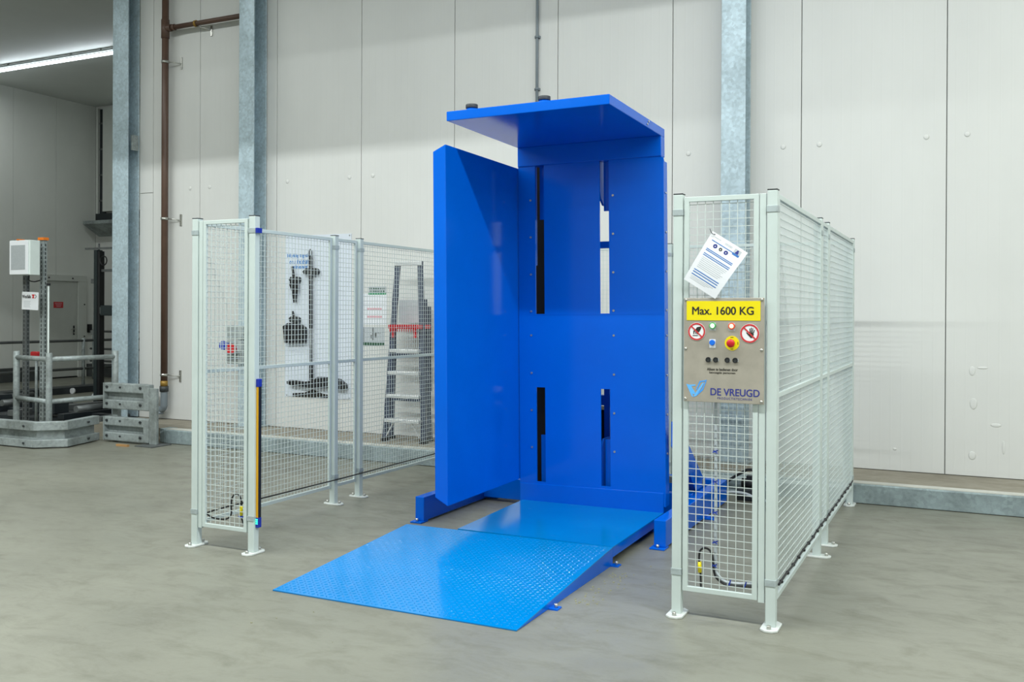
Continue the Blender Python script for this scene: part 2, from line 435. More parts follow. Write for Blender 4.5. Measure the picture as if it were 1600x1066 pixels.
# tall doorway with a hood in the alcove's rear wall
d2 = MB().box(-18.98, -18.92, 16.22, 16.312, 3.74, 6.44).build('door_2', 'doorframe'); struct(d2)
MB().box(-18.92, -18.74, 16.28, 16.310, 3.78, 6.42).build('door_recess', 'conv', d2)
for k in range(4): MB().box(-18.92, -18.74, 16.265, 16.29, 4.2+.62*k, 4.24+.62*k).build('hinge_bar', 'conv2', d2)
MB().box(-18.74, -17.2, 16.20, 16.310, 3.95, 6.42).build('door_leaf', 'doorframe', d2)
MB().box(-18.95, -17.2, 16.18, 16.310, 3.74, 3.90).build('door_sill', 'conv', d2)
MB().prism([(16.31, 3.36), (16.31, 3.70), (15.85, 3.70), (15.85, 3.62)], 'X', -18.98, -17.0).build('hood', 'galv2', d2)

# ------------------------------------------------------------------ columns
def hsec(x0, x1, y0, y1, z0):
    f, wq, xm = .016, .008, x0+.035
    return MB().prism([(x0, y0), (x1, y0), (x1, y0+f), (xm+wq, y0+f), (xm+wq, y1-f), (x1, y1-f), (x1, y1), (x0, y1), (x0, y1-f), (xm-wq, y1-f), (xm-wq, y0+f), (x0, y0+f)], 'Z', z0, CEIL)
def column(x0, x1, y0, y1, z0, label):
    t = thing('steel_column', label, 'column', ((x0+x1)/2, (y0+y1)/2, z0), 'galvanised columns along the wall')
    hsec(x0, x1, y0, y1, z0+.015).build('shaft', 'galv', t, bevel=.003)
    MB().box(x0-.05, x1+.05, y0-.05, min(y1+.05, W-.005) if y1 < W else y1, z0, z0+.018).build('base_plate', 'galv2', t, bevel=.003)
    return t
column(-8.075, -7.843, 9.0, 9.235, .16, 'galvanised column behind the left mesh fence, carrying the grey socket box')
column(-2.155, -1.925, 9.0, 9.235, .16, 'galvanised column behind the blue machine and the right fence')
t = thing('steel_column', 'galvanised column at the open left end of the white wall', 'column', (-10.15, 9.14, 0), 'galvanised columns along the wall')
hsec(-10.285, -10.005, 9.05, 9.245, .015).build('shaft', 'galv', t, bevel=.003)
MB().box(-10.34, -10.005, 9.0, 9.245, 0, .018).build('base_plate', 'galv2', t)
MB().box(-10.003, -9.975, 9.10, 9.20, 3.70, 3.90).build('bracket', 'galv2', t)

# ------------------------------------------------------------------ alcove light
t = thing('strip_light', 'long lit LED strip hung under the ceiling at upper left', 'light', (-16.2, 12.7, 6.36))
MB().box(-19.0, -14.35, 12.675, 12.725, 6.44, 6.47).build('housing', 'ebox', t)
for k in range(3): MB().cyl((-18.95+1.54*k, 12.7, 6.385), (-17.45+1.54*k, 12.7, 6.385), .028, 10).build('tube', 'led', t)
for x in (-18.3, -17.35, -15.55, -14.75): MB().cyl((x, 12.7, 6.47), (x, 12.7, 6.5), .02, 8).build('hanger', 'ebox', t)

# ================================================================== the safety fences
YF, XL, XR, YB = 4.82, -4.727, -0.924, 8.266         # front row, left run, right run, rear run (post corners)
PW, FH = .05, 2.2
def make_post(parent, x, y, turn=0):
    """post with its low corner at x, y; its parts are copied from the first post (turn: foot plate set across)"""
    ox, oy = ORG[parent.name][0], ORG[parent.name][1]
    c = PROTO[turn].copy(); COL.objects.link(c); c.parent = parent; c.location = (x-ox, y-oy, 0)
    for ch in PROTO[turn].children:
        d = ch.copy(); COL.objects.link(d); d.parent = c
    return c
PROTO = {}
hold = bpy.data.objects.new('post_store', None); COL.objects.link(hold); ORG[hold.name] = (0, 0, 0)
for turn in (0, 1):
    pp = MB().box(0, PW, 0, PW, .01, FH).build('post', 'fence', hold, bevel=.004); PROTO[turn] = pp
    a, b, c = .088, .044, .026
    out = [(-b+c, -a), (b-c, -a), (b, -a+c), (b, a-c), (b-c, a), (-b+c, a), (-b, a-c), (-b, -a+c)]
    if turn: out = [(-q, p) for p, q in out]
    MB().prism([(.025+p, .025+q) for p, q in out], 'Z', 0, .012).build('foot_plate', 'foot', pp, bevel=.003)
    for k in (-1, 1):
        cx, cyy = (.025+k*.060, .025) if turn else (.025, .025+k*.060)
        MB().cyl((cx, cyy, .012), (cx, cyy, .030), .011, 8).build('anchor_bolt', 'galv_bolt', pp)
    MB().box(-.001, PW+.001, -.001, PW+.001, FH, FH+.006).build('post_cap', 'cap', pp, bevel=.002)
    for z in (.215, 2.09):
        MB().box(-.003, PW+.003, -.003, PW+.003, z, z+.032).build('clamp', 'clamp', pp, bevel=.001)

def plate(mb, xs, zs, holes, y0, y1):
    hs = set(holes); nx, nz = len(xs)-1, len(zs)-1
    idx = {}
    def V(i, j, y):
        k = (i, j, y)
        if k not in idx: idx[k] = len(mb.v); mb.v.append(Vector((xs[i], y, zs[j])))
        return idx[k]
    def F(*a): mb.f.append(list(a)); mb.smooth.append(False)
    for i in range(nx):
        for j in range(nz):
            if (i, j) in hs: continue
            F(V(i, j, y0), V(i+1, j, y0), V(i+1, j+1, y0), V(i, j+1, y0))
            F(V(i, j, y1), V(i, j+1, y1), V(i+1, j+1, y1), V(i+1, j, y1))
            for di, dj, e in ((-1, 0, (0, 0, 0, 1)), (1, 0, (1, 0, 1, 1)), (0, -1, (0, 0, 1, 0)), (0, 1, (0, 1, 1, 1))):
                q = (i+di, j+dj)
                if q in hs or not (0 <= q[0] < nx and 0 <= q[1] < nz):
                    a, b = (i+e[0], j+e[1]), (i+e[2], j+e[3])
                    F(V(*a, y0), V(*b, y0), V(*b, y1), V(*a, y1))
    return mb
def mesh_panel(parent, axis, fixed, a0, a1, outward, filler=None, mid=True, z0=.135, z1=2.185, step=.0392, sw=.026):
    """welded wire panel: frame in tube, wires as one stuff part. axis 'X': plane y=fixed; 'Y': plane x=fixed"""
    th = .02
    def bx(mb, u0, u1, z_0, z_1, d0=0, d1=th):
        lo, hi = sorted((fixed+outward*d0, fixed+outward*d1))
        if axis == 'X': mb.box(u0, u1, lo, hi, z_0, z_1)
        else: mb.box(lo, hi, u0, u1, z_0, z_1)
    lo, hi = sorted((fixed, fixed+outward*th))
    fr = MB((lambda p: Vector((p[1], p[0], p[2]))) if axis == 'Y' else None)
    zs = [z0, z0+sw, 1.155, 1.18, z1-sw, z1] if mid else [z0, z0+sw, z1-sw, z1]
    plate(fr, [a0, a0+sw, a1-sw, a1], zs, [(1, 1), (1, 3)] if mid else [(1, 1)], lo, hi)
    f = fr.build('panel_frame', 'fence', parent, bevel=.002)
    ww = MB(); r = .0016
    n = int(round((a1-a0-2*sw)/step)); st = (a1-a0-2*sw)/n
    for k in range(1, n):
        u = a0+sw+st*k; bx(ww, u-r, u+r, z0+.01, z1-.01, .010-r, .010+r)
    zc = z0+sw+step*.6
    while zc < z1-sw:
        bx(ww, a0+.01, a1-.01, zc-r, zc+r, .010+r, .010+3*r); zc += step
    ww.build('wire_mesh', 'wire', f, kind='stuff')
    if filler:
        fb = MB(); bx(fb, filler[0], filler[1], z0-.01, z1, .002, th); fb.build('filler_strip', 'fence', parent, bevel=.002)
    return f

# left front wing
lf = thing('mesh_fence', 'narrow pale grey mesh fence wing at front left, with a light curtain', 'fence', (-4.45, YF+.02, 0), 'mesh fences around the machine')
make_post(lf, XL, YF); make_post(lf, -4.237, YF)
mesh_panel(lf, 'X', YF+.004, -4.634, -4.252, 1, (XL+PW+.006, -4.639), False)
# right front wing
rf = thing('mesh_fence', 'narrow pale grey mesh fence wing at front right, behind the control panel', 'fence', (-1.15, YF+.02, 0), 'mesh fences around the machine')
make_post(rf, -1.407, YF+.02); make_post(rf, XR, YF+.02)
mesh_panel(rf, 'X', YF+.024, -1.350, -.966, 1, (-.962, XR-.006), False)
# left run
ls = thing('mesh_fence', 'pale grey mesh side fence left of the blue machine, in front of the stepladder', 'fence', (XL, 6.6, 0), 'mesh fences around the machine')
for y in (6.351, 6.705): make_post(ls, XL, y, 1)
XPL = XL+.022
for a, b in ((YF+PW+.01, 6.351-.004), (6.351+PW+.006, 6.705-.006), (6.705+PW+.004, YB-.012)):
    mesh_panel(ls, 'Y', XPL, a, b, -1)
# right run
rs = thing('mesh_fence', 'pale grey mesh side fence on the far right', 'fence', (XR, 6.6, 0), 'mesh fences around the machine')
for y in (6.408, 6.748): make_post(rs, XR, y, 1)
for a, b in ((YF+.02+PW+.01, 6.408-.004), (6.408+PW+.006, 6.748-.006), (6.748+PW+.004, YB-.012)):
    mesh_panel(rs, 'Y', XR+PW-.022, a, b, 1)
# rear run
rr = thing('mesh_fence', 'pale grey mesh rear fence behind the blue machine', 'fence', (-2.8, YB+.02, 0), 'mesh fences around the machine')
xs = [XL, -3.55, -2.468, XR]
for x in xs: make_post(rr, x, YB)
for a, b in zip(xs[:-1], xs[1:]):
    mesh_panel(rr, 'X', YB+.028, a+PW+.006, b-.006, 1)
for pp in PROTO.values():
    for o in list(pp.children): bpy.data.objects.remove(o)
    bpy.data.objects.remove(pp)
bpy.data.objects.remove(hold)

# ================================================================== the blue pallet tilter
PIV = Vector((-2.2, 6, 0))
RM = Matrix(((0.999776098, -0.017336270, -0.012132882), (0.017329310, 0.999849606, -0.000678528), (0.012142820, 0.000468121, 0.999926164)))
lean = lambda p: RM @ (Vector(p)-PIV)+PIV
mc = thing('pallet_inverter', 'tall blue steel pallet tilting machine with roof plate, standing inside the fences', 'machine', (-2.6, 6.75, 0))
B1 = 6.7675; aL, aR = -3.1716, -2.0132
# back plate with four slots
mb = MB(lean)
plate(mb, [aL, -3.028, -2.953, -2.498, -2.423, aR], [.14, .274, 1.008, 1.575, 1.99, 2.7352], [(1, 1), (1, 3), (3, 1), (3, 3), (1, 4), (3, 4)], B1, B1+.014)
bp = mb.build('back_plate', 'blue', mc)
for sx in (aL+.02, aR-.001):                                     # folded edges of the back plate
    MB(lean).prism([(B1+.001, .15), (B1+.001, 2.73), (B1+.03, 2.70), (B1+.10, 2.70), (B1+.10, .15)], 'X', sx-.012, sx+.016).build('edge_flange', 'blue', mc, bevel=.004)
MB(lean).box(aL, aR, B1-.006, B1+.008, .105, .2557).build('sill', 'blue', mc, bevel=.004)
MB(lean).box(aL+.004, aR-.004, B1-.002, B1+.004, 1.571, 1.579).build('plate_seam', 'blue', mc)
MB(lean).box(aL, aR, B1-.010, B1+.09, 2.7352, 2.884).build('header', 'blue', mc, bevel=.004)
MB(lean).box(aL, aR, 5.6014, B1+.09, 2.8834, 2.9472).build('roof_plate', 'blue', mc, bevel=.004)
for x in (-3.066, -2.39):
    for z in (2.467, 2.178, 1.888, 1.60, 1.413, 1.119, .828, .539):
        MB(lean).cyl((x, B1, z), (x, B1-.006, z), .0085, 8).build('bolt', 'galv_bolt', mc)
for z in (2.467, 2.178, 1.888, 1.60, 1.413, 1.119, .828, .539):
    MB(lean).cyl((aR+.015, B1+.05, z), (aR+.021, B1+.05, z), .0085, 8).build('bolt', 'galv_bolt', mc)
for y, z in ((6.44, 2.928), (6.41, 2.905)):
    MB(lean).cyl((aR, y, z), (aR+.006, y, z), .008, 8).build('bolt', 'galv_bolt', mc)
# left clamp panel: a box with its outer edges folded back
aI = -3.1775; aO = -3.275
pn = MB(lean)
for _ in (0,):
    y0, y1 = 5.594, B1+.02
    pn.prism([(aI, .2807), (aI, 2.7281), (aO, 2.684), (aO, .334)], 'Y', y0, y1)
pn.build('side_panel', 'blue', mc, bevel=.006)
# rubber buffers on the roof
for x in (-3.055, -2.517):
    c = MB(lean).cyl((x, 5.75, 2.9472), (x, 5.75, 2.985), .036, 16).build('buffer', 'blue_dark', mc)
    MB(lean).cyl((x, 5.75, 2.985), (x, 5.75, 3.013), .042, 16).build('buffer_pad', 'cap', c, bevel=.004)
# carriage arms and mast behind the slots
MB(lean).box(-2.487, -2.40, B1+.07, B1+.085, 2.36, 2.88).build('slide_plate', 'blue', mc)
MB(lean).prism([(B1+.016, 2.88), (B1+.016, 2.53), (B1+.05, 2.46), (B1+.12, 2.41), (B1+.30, 2.40), (B1+.30, 2.88)], 'X', -2.52, -2.503).build('slide_gusset', 'blue_dark', mc)
MB(lean).box(-3.018, -2.93, B1+.07, B1+.085, 2.32, 2.88).build('slide_plate', 'blue', mc)
MB(lean).prism([(B1+.016, 2.88), (B1+.016, 1.96), (B1+.05, 1.96), (B1+.05, 2.88)], 'X', -3.052, -3.032).build('slide_gusset', 'blue_dark', mc)
MB(lean).box(-3.018, -2.93, B1+.07, B1+.085, .16, .63).build('slide_plate', 'blue', mc)
MB(lean).box(-2.487, -2.40, B1+.07, B1+.085, .16, .62).build('slide_plate', 'blue', mc)
MB(lean).prism([(B1+.016, .16), (B1+.016, .55), (B1+.10, .62), (B1+.22, .62), (B1+.22, .16)], 'X', -2.52, -2.503).build('slide_gusset', 'blue_dark', mc)
MB(lean).box(-2.59, -2.545, B1+.34, B1+.36, .30, 1.02).build('slide_rail', 'blue_dark', mc)
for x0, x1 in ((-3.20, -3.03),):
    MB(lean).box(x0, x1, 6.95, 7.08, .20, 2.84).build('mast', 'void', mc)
MB(lean).box(-2.42, -2.27, 7.10, 7.40, .20, 1.05).build('mast', 'blue_dark', mc, bevel=.004)
MB().box(-3.13, -2.27, 7.28, 7.34, 2.108, 2.162).build('cross_bar', 'blue_dark', mc)
MB().box(-2.30, -2.24, 7.20, 7.34, .3, 2.162).build('rear_post', 'blue_dark', mc)
MB().box(-3.12, -2.42, 7.16, 7.24, .84, .92).build('cross_bar', 'blue_dark', mc)
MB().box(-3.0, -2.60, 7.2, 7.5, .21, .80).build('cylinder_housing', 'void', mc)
MB().tube([(-2.62, 7.3, .80), (-2.60, 7.34, .95), (-2.56, 7.3, 1.05), (-2.52, 7.36, 1.10)], .014).build('hydraulic_hose', 'rubber', mc)
MB().tube([(-2.66, 7.3, .80), (-2.64, 7.34, .98), (-2.59, 7.3, 1.09), (-2.53, 7.36, 1.18)], .014).build('hydraulic_hose', 'rubber', mc)
# base frame
for x0, x1, y0 in ((-3.762, -3.687, 6.12), (-1.914, -1.831, 6.16)):
    b = MB().box(x0, x1, y0, 7.92, .012, .192).build('base_beam', 'blue', mc, bevel=.005)
    for yy in (y0-.04, 7.24):
        ft = MB()
        if yy < 7: ft.box(x0-.018, x1+.004, y0-.045, y0+.06, 0, .012)
        else: ft.box(x0-.02, x1+.075, yy-.05, yy+.05, 0, .012)
        f = ft.build('foot_plate', 'blue', b, bevel=.003)
        cx, cyy = ((x0+x1)/2-.008, y0-.022) if yy < 7 else (x1+.045, yy)
        MB().cyl((cx, cyy, .012), (cx, cyy, .034), .011, 8).build('anchor_bolt', 'galv_bolt', b)
MB().box(-3.687, -1.914, 7.09, 7.17, .03, .20).build('cross_beam', 'blue', mc, bevel=.004)
MB().box(-3.687, -1.914, 7.78, 7.90, .03, .205).build('cross_beam', 'blue', mc, bevel=.004)
MB().bar((-2.15, 7.50, .232), (-1.914, 7.50, .232), .05, .05).bar((-3.68, 7.5, .232), (-2.15, 7.5, .232), .05, .05).each('tie_bar', 'galv2', mc)
for x0, x1 in ((-1.985, -1.925), (-3.66, -3.60)):
    MB().prism([(6.80, .785), (6.80, .60), (7.30, .19), (7.62, .19)], 'X', x0, x1).build('brace', 'blue', mc, bevel=.004)
for z in (.05, .085, .12):
    MB().cyl((-1.872, 7.92, z+.02), (-1.872, 7.99, z+.02), .016, 12).build('hose_fitting', 'galv_bolt', mc)
MB().tube([(-1.872, 7.98, .14), (-1.80, 8.01, .20), (-1.72, 8.0, .25), (-1.66, 7.95, .285), (-1.56, 7.85, .28), (-1.46, 7.8, .15), (-1.40, 7.85, .02)], .012).build('hydraulic_hose', 'rubber', mc)
MB().tube([(-1.872, 7.98, .07), (-1.80, 8.02, .075), (-1.70, 8.02, .07), (-1.62, 8.0, .05), (-1.45, 7.96, .02)], .012).build('hydraulic_hose', 'conduit', mc)
pu = thing('hydraulic_pump', 'small black hydraulic pump on the floor behind the machine\'s right base beam', 'pump', (-1.66, 8.15, 0))
MB().box(-1.78, -1.52, 8.06, 8.20, .0, .10).build('tank', 'conv', pu, bevel=.008)
MB().cyl((-1.75, 8.13, .14), (-1.60, 8.13, .14), .042, 16).build('motor', 'black', pu)
MB().box(-1.71, -1.65, 8.105, 8.155, .175, .205).build('terminal_box', 'black', pu)

# platform in front of the back plate and the tread-plate ramp
pf = thing('platform', 'smooth blue steel platform under the machine, joined to the tread ramp', 'platform', (-2.58, 6.2, 0))
tilt_y = lambda p: Vector((p[0], p[1], p[2]))
MB().prism([(-3.13, 5.640), (-2.018, 5.640), (-2.030, B1+.012), (-3.163, B1-.008)], 'Z', .104, .112).build('deck', 'blue_ramp', pf)
MB().prism([(-2.030, 5.640), (-2.018, 5.640), (-2.030, B1+.012), (-2.044, B1+.012)], 'Z', .047, .1045).build('side_skirt', 'blue', pf)
MB().prism([(-3.13, 5.640), (-3.118, 5.640), (-3.150, B1-.008), (-3.163, B1-.008)], 'Z', .047, .1045).build('side_skirt', 'blue', pf)
MB().box(-3.10, -2.06, 6.62, 6.70, 0, .10).build('support_leg', 'blue', pf)
MB().box(-3.10, -2.06, 5.68, 5.74, 0, .10).build('support_leg', 'blue', pf)

rp = thing('ramp', 'blue tread-plate loading ramp lying in front of the machine', 'ramp', (-2.78, 4.9, 0))
Y0r, Y1r = 4.243, 5.632
XA0, XA1, XB0, XB1 = -3.547, -2.020, -3.512, -2.016
def rx(t, u): return (XA0+(XB0-XA0)*t)*(1-u)+(XA1+(XB1-XA1)*t)*u
def rz(t): return .006+(.112-.006)*t
v = []
top = [(rx(0, 0), Y0r, .007), (rx(0, 1), Y0r, .007), (rx(1, 1), Y1r, .112), (rx(1, 0), Y1r-.03, .112)]
bot = [(a, b, c-.006) for a, b, c in top]
MB()._add(bot+top, [(3, 2, 1, 0), (4, 5, 6, 7), (0, 1, 5, 4), (1, 2, 6, 5), (2, 3, 7, 6), (3, 0, 4, 7)]).build('deck', 'blue_ramp', rp)
for u, s in ((1, -1), (0, 1)):
    a0 = rx(0, u); a1 = rx(1, u)
    vs = [(a0, Y0r+.01, .002), (a1, Y1r, .0), (a1, Y1r, .105), (a0, Y0r+.01, .003)]
    vs2 = [(x+s*.010, y, z) for x, y, z in vs]
    MB()._add(vs+vs2, [(0, 1, 2, 3), (7, 6, 5, 4), (0, 4, 5, 1), (1, 5, 6, 2), (2, 6, 7, 3), (3, 7, 4, 0)]).build('side_skirt', 'blue', rp)
for y in (4.66, 5.62):
    f = MB().box(-2.02, -1.965, y-.03, y+.03, 0, .008).build('anchor_tab', 'blue', rp)
    MB().cyl((-1.985, y, .008), (-1.985, y, .03), .010, 8).build('anchor_bolt', 'galv_bolt', f)
td = MB(); pitch = .030; nrow = int((Y1r-Y0r)/pitch)
for j in range(1, nrow):
    y = Y0r+pitch*j; t_ = (y-Y0r)/(Y1r-Y0r)
    x = rx(t_, 0)+.02; i = 0; xe = rx(t_, 1)-.02
    while x < xe:
        s = 1 if (i+j) % 2 else -1
        dx, dy = .0115*.72, .0115*.70*s; nx, ny = -dy*.40, dx*.40
        z = .007+.105*t_; sl = .0756
        pts = [(x-dx, y-dy), (x+nx, y+ny), (x+dx, y+dy), (x-nx, y-ny)]
        v = [(a, b, z+(b-y)*sl+.0002) for a, b in pts]+[(x-dx*.55, y-dy*.55, z-dy*.55*sl+.0030), (x+dx*.55, y+dy*.55, z+dy*.55*sl+.0030)]
        td._add(v, [(0, 3, 4), (3, 2, 5, 4), (2, 1, 5), (1, 0, 4, 5)], False)
        x += pitch; i += 1
td.build('tread_pattern', 'blue_ramp', rp, kind='stuff')
# grit trodden out beside the ramp
cr = MB()
for k in range(110):
    a = random.random()
    x = -1.985+abs(random.gauss(0, .10)); y = 4.75+.75*a
    if random.random() < .25: x, y = random.uniform(-3.5, -1.6), random.uniform(3.6, 6.3); 
    if -3.6 < x < -1.96 and y > 4.2: continue
    r = random.uniform(.002, .005)
    cr.box(x-r, x+r, y-r*.7, y+r*.7, 0, r)
o = cr.build('grit', 'crumb', kind='stuff'); tag(o, 'pale grit scattered on the concrete beside the ramp', 'grit')

# ================================================================== fence-mounted things
# light curtain
lc = thing('light_curtain', 'yellow and black light curtain bar with blue ends on the front left post', 'sensor', (-4.165, 4.86, .17))
MB().box(-4.1865, -4.167, 4.838, 4.866, .235, 1.09).build('profile', 'yellow2', lc, bevel=.002)
MB().box(-4.1675, -4.165, 4.839, 4.865, .235, 1.09).build('window', 'black', lc)
MB().box(-4.1868, -4.163, 4.835, 4.868, 1.088, 1.140).build('end_cap', 'blue_cap', lc, bevel=.003)
e = MB().box(-4.1868, -4.163, 4.835, 4.868, .172, .237).build('end_cap', 'blue_cap', lc, bevel=.003)
for z in (.195, .208, .221): MB().box(-4.183, -4.167, 4.833, 4.836, z, z+.008).build('indicator', 'led_small', e)
MB().box(-4.1835, -4.168, 4.822, 4.868, 2.09, 2.122).build('bracket', 'blue_cap', lc)

def cable(name, pts, r, mat, label, cat='cable'):
    o = MB().tube(pts, r, 8, 5).build(name, mat, loc=pts[0]); return tag(o, label, cat)
ca = thing('cable', 'black looped cable with yellow plug in the front left fence wing', 'cable', (-4.35, 4.85, .2))
yl = 4.852
MB().tube([(-4.285, yl, .140), (-4.298, yl, .171), (-4.32, yl, .232), (-4.32, yl, .275), (-4.32, yl, .337), (-4.355, yl, .376), (-4.397, yl, .347), (-4.405, yl, .283), (-4.407, yl, .232), (-4.453, yl, .198), (-4.559, yl, .196), (-4.64, yl+.02, .215), (-4.665, yl+.07, .212), (-4.672, 5.075, .214), (-4.672, 5.5, .210), (-4.668, 6.34, .206), (-4.668, 6.74, .206), (-4.672, 7.2, .206), (-4.672, 8.2, .208)], .0055).build('sheath', 'rubber', ca)
MB().cyl((-4.32, yl, .235), (-4.32, yl, .30), .010, 10).build('plug', 'yellow', ca)
MB().box(-4.338, -4.302, yl-.008, yl+.008, .222, .232).build('cable_tie', 'tie', ca)
cb_ = thing('cable', 'black looped cable with yellow plug in the front right fence wing', 'cable', (-1.2, 4.87, .2))
yr = 4.868
MB().tube([(-1.257, yr, .14), (-1.258, yr, .168), (-1.26, yr, .228), (-1.264, yr, .265), (-1.268, yr, .309), (-1.262, yr, .347), (-1.24, yr, .364), (-1.214, yr, .356), (-1.198, yr, .325), (-1.193, yr, .266), (-1.179, yr, .219), (-1.138, yr, .191), (-1.094, yr, .186), (-1.028, yr, .191), (-.955, yr, .198)], .0055).build('sheath', 'rubber', cb_)
MB().cyl((-1.2635, yr, .235), (-1.2655, yr, .29), .010, 10).build('plug', 'yellow', cb_)
cd = thing('conduit', 'pale grey cable conduit hanging below the steel control panel', 'conduit', (-1.185, 4.88, .2))
yc = 4.880
MB().tube([(-1.188, yc, 1.16), (-1.186, yc, .815), (-1.185, yc, .519), (-1.185, yc, .282), (-1.177, yc, .238), (-1.146, yc, .205), (-1.101, yc, .196), (-1.028, yc, .202), (-.95, yc, .211)], .0085).build('hose', 'conduit', cd)
for x, z in ((-1.186, .867), (-1.186, .711), (-1.185, .552), (-1.184, .399), (-1.188, .278)):
    MB().bar((x-.014, yc-.014, z-.004), (x+.014, yc-.014, z+.008), .006, .006).bar((x-.010, yc-.016, z+.008), (x+.012, yc-.014, z-.008), .004, .004).each('cable_tie', 'tie', cd)
for x in (-1.107, -1.028): MB().bar((x-.006, yc-.014, .18), (x+.004, yc-.014, .215), .006, .006).build('cable_tie', 'tie', cd)
ce_ = thing('cable', 'black tied cable along the bottom of the far right side fence', 'cable', (-.868, 6.4, .21))
MB().tube([(-.868, 4.90, .213)]+[(-.868+.003*((k*7) % 3-1), 4.9+.22*k, .214+.003*((k*5) % 3-1)) for k in range(1, 15)]+[(-.868, 8.2, .218)], .006).build('sheath', 'rubber', ce_)
for k in range(18): MB().ball((-.866, 4.96+.18*k, .215), .011, .012, .011, 8, 5).build('cable_tie', 'black', ce_)

# ---- control panel
YP = YF+.008
PX0, PX1, PZ0, PZ1 = -1.343, -.932, 1.125, 1.660
cp = thing('control_panel', 'stainless steel control panel with yellow load sign on the front right fence', 'control panel', (-1.137, YP, 1.12))
def U(u): return PX0+(PX1-PX0)*u
def Vz(v): return PZ1-(PZ1-PZ0)*v
MB().box(PX0, PX1, YP-.004, YP, PZ0, PZ1).build('plate', 'steel', cp, bevel=.002)
MB().box(PX0+.06, PX1-.075, YP, YP+.012, PZ0+.03, PZ1-.03).build('rear_box', 'steel', cp)
for u in (.025, .968):
    for v_ in (.018, .49, .975):
        MB().ball((U(u), YP-.004, Vz(v_)), .008, .006, .008, 10, 6).build('screw', 'galv_bolt', cp)
ys_ = YP-.0055
sg = MB().box(U(.036), U(.953), YP-.006, YP-.004, Vz(.215), Vz(.03)).build('load_sign', 'yellow', cp)
text('Max. 1600 KG', 'lettering', 'ink', sg, U(.49), YP-.0065, Vz(.122), width=.313, height=.040, fat=.0011)
def disc(mb, x, z, r, y0, y1, n=28): mb.cyl((x, y0, z), (x, y1, z), r, n)
def ring(mb, x, z, r0, r1, y0, y1, n=32):
    v = []
    for y in (y0, y1):
        for r in (r0, r1):
            v += [(x+r*math.cos(2*PI*i/n), y, z+r*math.sin(2*PI*i/n)) for i in range(n)]
    f = []
    for i in range(n):
        j = (i+1) % n
        f += [(i, j, n+j, n+i), (2*n+i, 3*n+i, 3*n+j, 2*n+j), (n+i, n+j, 3*n+j, 3*n+i), (i, 2*n+i, 2*n+j, j)]
    mb._add(v, f)
def ban(name, x, z, r, polys):
    mb = MB(); disc(mb, x, z, r, YP-.004, YP-.0056); s = mb.build(name, 'white', cp)
    mb = MB()
    for p in polys: mb.prism([(x+a*r, z+b*r) for a, b in p], 'Y', YP-.0066, YP-.0056)
    mb.build('pictogram', 'ink', s, kind='stuff')
    mb = MB(); ring(mb, x, z, r*.80, r*.97, YP-.0072, YP-.0056)
    mb.build('ban_ring', 'redprint', s)
    k = .62*r; MB().bar((x-k, YP-.0070, z+k), (x+k, YP-.0070, z-k), .0012, r*.15, (1, 0, 1)).build('ban_bar', 'redprint', s)
hand = [[(-.28, -.05), (.12, -.48), (.30, -.42), (.42, -.1), (.30, .08), (-.02, .12), (-.10, -.10)],
        [(-.02, .08), (.08, .10), (.06, .50), (-.02, .52)], [(.10, .10), (.19, .10), (.22, .60), (.13, .60)],
        [(.22, .08), (.30, .06), (.37, .52), (.29, .54)], [(.32, .04), (.40, -.02), (.52, .34), (.45, .38)],
        [(-.28, -.05), (-.36, .08), (-.28, .12), (-.06, -.10)]]
touch = [[(-.18, .18), (.05, .50), (.50, .58), (.52, .36), (.30, -.02), (.05, -.12), (-.05, .05)],
         [(-.36, .10), (-.18, .22), (-.22, .02), (-.28, -.28), (-.38, -.28)], [(-.12, .02), (-.02, .02), (-.06, -.26), (-.16, -.24)], [(.06, -.05), (.16, -.02), (.10, -.28), (.0, -.28)],
         [(-.45, -.40), (.15, -.40), (.15, -.48), (-.45, -.48)]]
ban('prohibition_sign', U(.165), Vz(.324), .046, touch)
ban('prohibition_sign', U(.824), Vz(.335), .049, hand)
for u, v_, lm, rg, nm in ((.368, .266, 'lamp_green', 'ring_green', 'green lit lamp'), (.605, .268, 'lamp_red', 'ring_red', 'red lit lamp')):
    MB().box(U(u)-.016, U(u)+.016, YP-.0048, YP-.004, Vz(v_)-.024, Vz(v_)+.016).build('tag_plate', 'pgrey', cp)
    mb = MB(); ring(mb, U(u), Vz(v_), .0105, .0165, YP-.014, YP-.004, 20); l = mb.build('indicator_lamp', rg, cp, label=nm)
    MB().ball((U(u), YP-.012, Vz(v_)), .0115, .008, .0115, 14, 7).build('lens', lm, l)
tg = MB().box(U(.365)-.016, U(.365)+.016, YP-.0048, YP-.004, Vz(.427)-.027, Vz(.427)+.017).build('tag_plate', 'white', cp)
MB().cyl((U(.365), YP-.005, Vz(.427)), (U(.365), YP-.016, Vz(.427)), .0145, 18).build('push_button', 'blue_btn', cp, bevel=.002, label='round blue push button')
es = MB(); disc(es, U(.608), Vz(.43), .037, YP-.004, YP-.006); es = es.build('emergency_stop', 'yellow', cp, label='red mushroom stop button on a yellow disc')
MB().cyl((U(.605), YP-.006, Vz(.43)), (U(.605), YP-.026, Vz(.43)), .013, 14).build('stem', 'cap', es)
MB().ball((U(.605), YP-.030, Vz(.43)), .0215, .012, .0215, 16, 8).build('mushroom', 'red', es)
for a in (0, 1, 3):
    c_, s_ = math.cos(PI/2*a), math.sin(PI/2*a)
    MB().bar((U(.608)+.030*c_-.007*s_, YP-.0062, Vz(.43)+.030*s_+.007*c_), (U(.608)+.030*c_+.007*s_, YP-.0062, Vz(.43)+.030*s_-.007*c_), .001, .003, (c_, 0, s_)).build('mark', 'ink', es)
